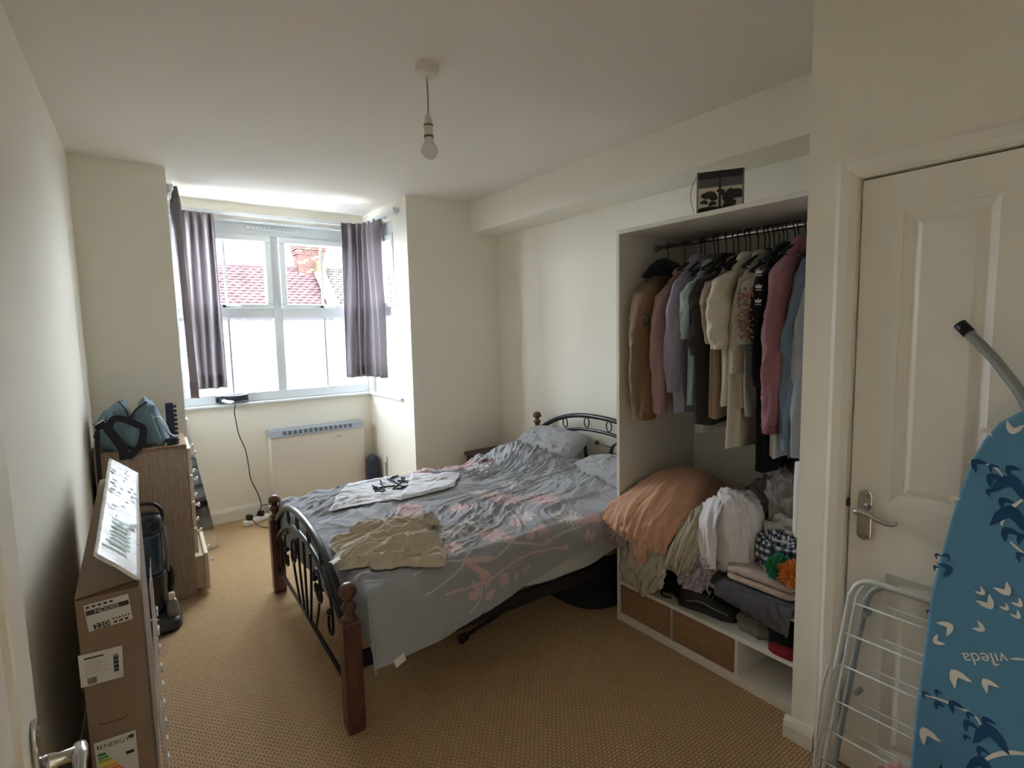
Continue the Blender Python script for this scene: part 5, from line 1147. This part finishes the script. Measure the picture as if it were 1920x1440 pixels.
lump('grey_cloth', 'crumpled grey cloth in the middle of the low shelf', 'clothes', (2.15, 1.16, SA), (.12, .09, .045), FAB('ashcloth', (128, 122, 118)), 24, .16, fs=1.8)
lump('red_black_top', 'black garment with red trim at the right end of the low shelf', 'clothes', (2.10, 1.02, SA), (.085, .075, .075), FAB('black5', (26, 22, 24)), 26, .15, fs=2)
lump('', '', '', (2.055, 1.005, SA), (.075, .065, .024), FAB('redtrim', (126, 26, 36)), 27, .12, fs=1.8, part='red_trim', parent=bpy.data.objects['red_black_top'])

# ---- box on the wardrobe
T = thing('gift_box', 'clear fronted box with black and white cow print on top of the wardrobe', 'box', (2.155, 1.408, WZ), .56)
hw, hd, ht = .093, .06, .185
CW = mat('box_white', (214, 206, 192), .5); KB = mat('patch_black', (36, 36, 40), .6)
def LB(*b): return G().box(*b)
LB(-hd+.004, hd-.004, -hw+.004, hw-.004, .001, ht-.03).build('carton', CW, T, bevel=.003, local=True)
LB(-hd, hd, -hw, hw, ht-.03, ht).build('lid', KB, T, bevel=.003, local=True)
LB(-hd+.001, -hd+.005, -hw+.006, hw-.006, ht-.066, ht-.031).build('window_band', mat('band_grey', (92, 92, 92), .3), T, local=True)
def patch(cy, cz, r, sd, asp=.85):
    k = [(r*(1+.26*math.sin(2*t+sd)+.16*math.sin(3*t+2*sd)+.06*math.sin(7*t+sd))*math.cos(t), r*asp*(1+.26*math.sin(2*t+sd)+.16*math.sin(3*t+2*sd)+.06*math.sin(6*t))*math.sin(t)) for t in np.linspace(0, 2*PI, 36)[:-1]]
    k = [(max(-hw+.006-cy, min(hw-.006-cy, a)), max(.004-cz, min(ht-.068-cz, b))) for a, b in k]
    G().prism(k, (-hd+.004, cy, cz), (0, 1, 0), (0, 0, 1), (-.002, 0, 0)).build('cow_patch', KB, T, local=True)
for a in ((.040, .085, .026, 1), (-.048, .082, .034, 2.2), (.012, .020, .062, .4, .36), (-.035, .040, .024, 3), (.030, .052, .013, 2), (.062, .060, .012, 1.2), (-.005, .098, .014, .3)): patch(*a)
LB(-hd-.003, -hd+.004, -.004, .005, 0, ht).build('ribbon', BLACK, T, local=True)
for y in (-hw+.002, hw-.002): G().tube([(-hd, y, 0), (-hd, y, ht)], .003, 6).build('edge_wire', STEEL, T, local=True)
G().strap(spline([(-hd, hw+.004, ht-.02), (-hd-.004, hw+.020, ht-.06), (-hd-.002, hw+.024, ht-.11), (-hd, hw+.010, .02)], 20), .006, .002, (1, 0, 0)).build('ribbon_tail', BLACK, T, local=True)

# ------------------------------------------------------------------ clothes airer against the door
AW = mat('airer_white', (206, 208, 204), .35); AG = mat('airer_grey', (150, 158, 162), .35)
T = thing('clothes_airer', 'folded white wire clothes airer leaning on the white door', 'clothes airer', (1.76, .45, 0))
def ax(z, o=0): return 1.715+.13*z/.72+o
def frame(y0, y1, zt_, r, o, m, name, rad=.06):
    pts = [(ax(0, o), y0+.05*1, 0.012)]; pts = [(ax(z, o), y0+.045*(1-z/zt_), z) for z in np.linspace(.012, zt_-rad, 12)]
    for t in np.linspace(0, PI/2, 8)[1:]: pts.append((ax(zt_-rad+rad*math.sin(t), o), y0-rad*(1-math.cos(t)), zt_-rad+rad*math.sin(t)))
    for t in np.linspace(PI/2, 0, 8): pts.append((ax(zt_-rad+rad*math.sin(t), o), y1+rad*(1-math.cos(t)), zt_-rad+rad*math.sin(t)))
    pts += [(ax(z, o), y1, z) for z in np.linspace(zt_-rad, .012, 10)[1:]]
    G().tube(pts, r, 10).build(name, m, T, smooth=True)
frame(.705, .14, .695, .0085, 0, AW, 'outer_frame')
frame(.668, .16, .682, .009, .026, AG, 'inner_frame')
frame(.70, .14, .68, .006, .045, AW, 'rear_frame')
for z in (.615, .515, .415, .30, .20, .10):
    y0 = .705+.045*(1-z/.715)
    for o, dz in ((0, 0), (.028, .012)):
        G().tube([(ax(z, o)-.002, y0-(.0 if o == 0 else .03), z+dz), (ax(z, o)-.002, .14, z+dz)], .0028, 6).build('wire', AW, T, smooth=True)
for z in (.60, .36):
    G().tube([(ax(z)-.006, .66, z-.01), (ax(z)+.03, .66, z-.01)], .008, 10).build('hinge', AG, T)
G().tube(spline([(ax(.40)-.01, .742, .40), (ax(.32)-.012, .752, .32), (ax(.2)-.012, .752, .2), (ax(.05)-.01, .75, .012)], 14), .005, 8).build('side_wing', AW, T, smooth=True)

# ------------------------------------------------------------------ ironing board
ib0 = np.array([1.50, 0, 0.]); ibn = np.array([-1, 0, .20]); ibn /= np.linalg.norm(ibn)
def ib(px_, py_): p = atpl(px_, py_, ib0, ibn); return p
U_ = np.array([0, -1., 0]); V_ = np.cross(ibn, U_); V_ /= np.linalg.norm(V_); V_ = V_*(1 if V_[2] > 0 else -1)
def loc2(p): d = np.array(p)-ib0; return d@U_, d@V_
left = [loc2(ib(*p)) for p in [(1704, 1445), (1715, 1330), (1730, 1220), (1746, 1105), (1764, 1035), (1787, 955), (1806, 900), (1821, 862), (1842, 826), (1872, 792), (1912, 771)]]
uc = left[-1][0]+.03
base_u = left[0][0]-.012
L2 = [(base_u, .03), (base_u-.0, .2)]+left
outl = L2+[(2*uc-a, b) for a, b in L2[::-1]]
T = thing('ironing_board', 'blue ironing board with white and navy birds leaning on the door', 'ironing board', (1.6, -uc, 0))
IB = mat('board_blue', (86, 136, 168), .9, bump=(260, .2, .001)); IBD = mat('board_navy', (26, 72, 112), .9); IBW = mat('board_white', (220, 214, 204), .9)
g = G(); cu, cv = uc, .6
sh = lambda k: [(cu+(a-cu)*k, cv+(b-cv)*(1-(1-k)*.3)) for a, b in outl]
ring = lambda k, d: [ib0+U_*a+V_*b+ibn*d for a, b in sh(k)]
g.loft([ring(.96, -.03), ring(.99, -.022), ring(1, -.010), ring(.985, -.002), ring(.95, 0)]); g.build('padded_cover', IB, T, smooth=False, bevel=.004)
g = G(); g.tube([ib0+U_*(uc-.11)+V_*.1-ibn*.045, ib0+U_*(uc-.11)+V_*1.0-ibn*.045], .011, 10); g.tube([ib0+U_*(uc+.11)+V_*.1-ibn*.045, ib0+U_*(uc+.11)+V_*1.0-ibn*.045], .011, 10); g.build('leg_frame', STEEL, T, smooth=True)
tp = atpl(1802, 610, ib0-ibn*.06, ibn); tq = atpl(1935, 790, ib0-ibn*.06, ibn); mid = atpl(1878, 690, ib0-ibn*.06, ibn)
q = spline([tp, mid, tq, tq+np.array([0, -.02, -.25])], 24)
LEGG = mat('leg_grey', (150, 154, 154), .35, .5)
G().tube(q, .013, 12).build('leg', LEGG, T, smooth=True)
dd = (q[1]-q[0])/np.linalg.norm(q[1]-q[0]); G().tube([q[0]-dd*.006, q[0]+dd*.03], .0155, 12).build('foot_cap', BLACK, T, smooth=True)
def cp(cx, cy): return loc2(ib(1480+cx/2, 720+cy/2))
def P3(u_, v_, h=.0012): return ib0+U_*u_+V_*v_+ibn*h
kk = 1/900.
def bird(cx, cy, s_, deg, m, name):
    u0, v0 = cp(cx, cy); s_ = s_*kk*.62; a = math.radians(deg)
    poly = [(-.45, .0), (-.22, -.38), (.18, -.66), (1.0, -.86), (.78, -.50), (.50, -.24), (.30, 0), (.50, .24), (.78, .50), (1.0, .86), (.18, .66), (-.22, .38)]
    c, s2 = math.cos(a), math.sin(a)
    G().add([P3(u0+s_*(x*c-y*s2), v0+s_*(x*s2+y*c)) for x, y in poly], [tuple(range(12))]).build(name, m, T)
for b_ in [(728, 172, 26, -75), (838, 175, 30, 80), (612, 428, 20, -40), (725, 783, 18, 150), (815, 780, 28, 135), (750, 830, 30, 135), (815, 842, 15, 140), (865, 828, 18, 140), (858, 872, 17, 140), (600, 908, 30, -135), (722, 918, 22, 160), (550, 965, 22, 45), (622, 1088, 38, -45), (738, 1118, 28, -40), (510, 1305, 38, -50)]: bird(*b_, IBW, 'white_bird_print')
for b_ in [(697, 293, 30, -40), (757, 308, 19, -40), (825, 316, 26, -40), (757, 348, 32, -45), (745, 400, 18, -30), (832, 365, 58, -95), (800, 436, 26, -45), (828, 482, 60, -90), (815, 550, 32, -50), (872, 572, 26, -60), (862, 640, 22, -40), (552, 640, 13, -40), (592, 642, 17, -110), (546, 685, 13, -40), (598, 692, 30, -150), (518, 850, 10, -40), (505, 1158, 18, -40), (552, 1152, 14, -40), (553, 1196, 20, -45), (612, 1198, 28, -40), (672, 1235, 17, -40), (668, 1270, 27, -50), (735, 1258, 24, -40), (750, 1302, 58, -80), (715, 1368, 22, -45), (722, 1418, 46, -90), (660, 1320, 14, -40)]: bird(*b_, IBD, 'navy_bird_print')
for pts, w_ in [([(650, 296), (715, 294), (770, 312), (800, 345)], .003), ([(795, 530), (815, 480), (880, 430)], .0045), ([(828, 590), (850, 612), (882, 636)], .0025), ([(488, 1160), (580, 1188), (690, 1240), (720, 1288)], .003), ([(730, 1412), (775, 1390), (830, 1382), (895, 1388)], .005), ([(830, 1030), (860, 1031), (890, 1034)], .0025)]:
    q = spline([(*cp(*p), 0) for p in pts], 24); gs = G()
    for i in range(23):
        d = q[i+1][:2]-q[i][:2]; n_ = np.array([-d[1], d[0]])/(np.linalg.norm(d)+1e-9)*w_*(.4+.6*math.sin(PI*(i+.5)/23))
        gs.add([P3(*(q[i][:2]+n_), .001), P3(*(q[i][:2]-n_), .001), P3(*(q[i+1][:2]-n_), .001), P3(*(q[i+1][:2]+n_), .001)], [(0, 1, 2, 3)])
    gs.build('stem_print', IBW, T)
cu_ = bpy.data.curves.new('t', 'FONT'); cu_.body = 'v\u0131leda'; to = bpy.data.objects.new('t', cu_); me = bpy.data.meshes.new_from_object(to); bpy.data.objects.remove(to)
xs = [v.co.x for v in me.vertices]; wd = max(xs)-min(xs)
uL, vL = cp(812, 1008); uR, vR = cp(628, 1008); sc_ = abs(uL-uR)/wd; dr = np.array([uR-uL, vR-vL]); dr /= np.linalg.norm(dr); up_ = np.array([dr[1], -dr[0]]); up_ = up_*(1 if up_[1] < 0 else -1)
g = G(); g.add([P3(*(np.array([uL, vL])+dr*v.co.x*sc_+up_*v.co.y*sc_)) for v in me.vertices], [tuple(p.vertices) for p in me.polygons]); u0, v0 = cp(776, 1052); g.add([P3(u0-.011, v0+.006), P3(u0-.002, v0-.005), P3(u0+.008, v0+.005), P3(u0-.002, v0+.001)], [(0, 1, 2, 3)]); g.build('lettering', IBW, T)

# ------------------------------------------------------------------ things peeping in at the bottom edge
p = at(1680, 1460, 'x', 1.36)
lump('pink_bundle', 'bundle of pink cloth on the carpet in front of the ironing board', 'clothes', (1.33, p[1], 0), (.10, .05, (at(1675, 1433, 'x', 1.30)[2])/1.3-.03), FAB('pinkb', (196, 150, 150)), 40, .08, flat=.3)
p = at(1775, 1420, 'x', 1.36)
lump('black_bundle', 'black scrunched cloth on the carpet in front of the ironing board', 'clothes', (1.36, at(1782, 1440, 'x', 1.36)[1], 0), (.07, .04, p[2]/1.35-.03), FAB('blackb', (26, 24, 26)), 42, .2, flat=.3)
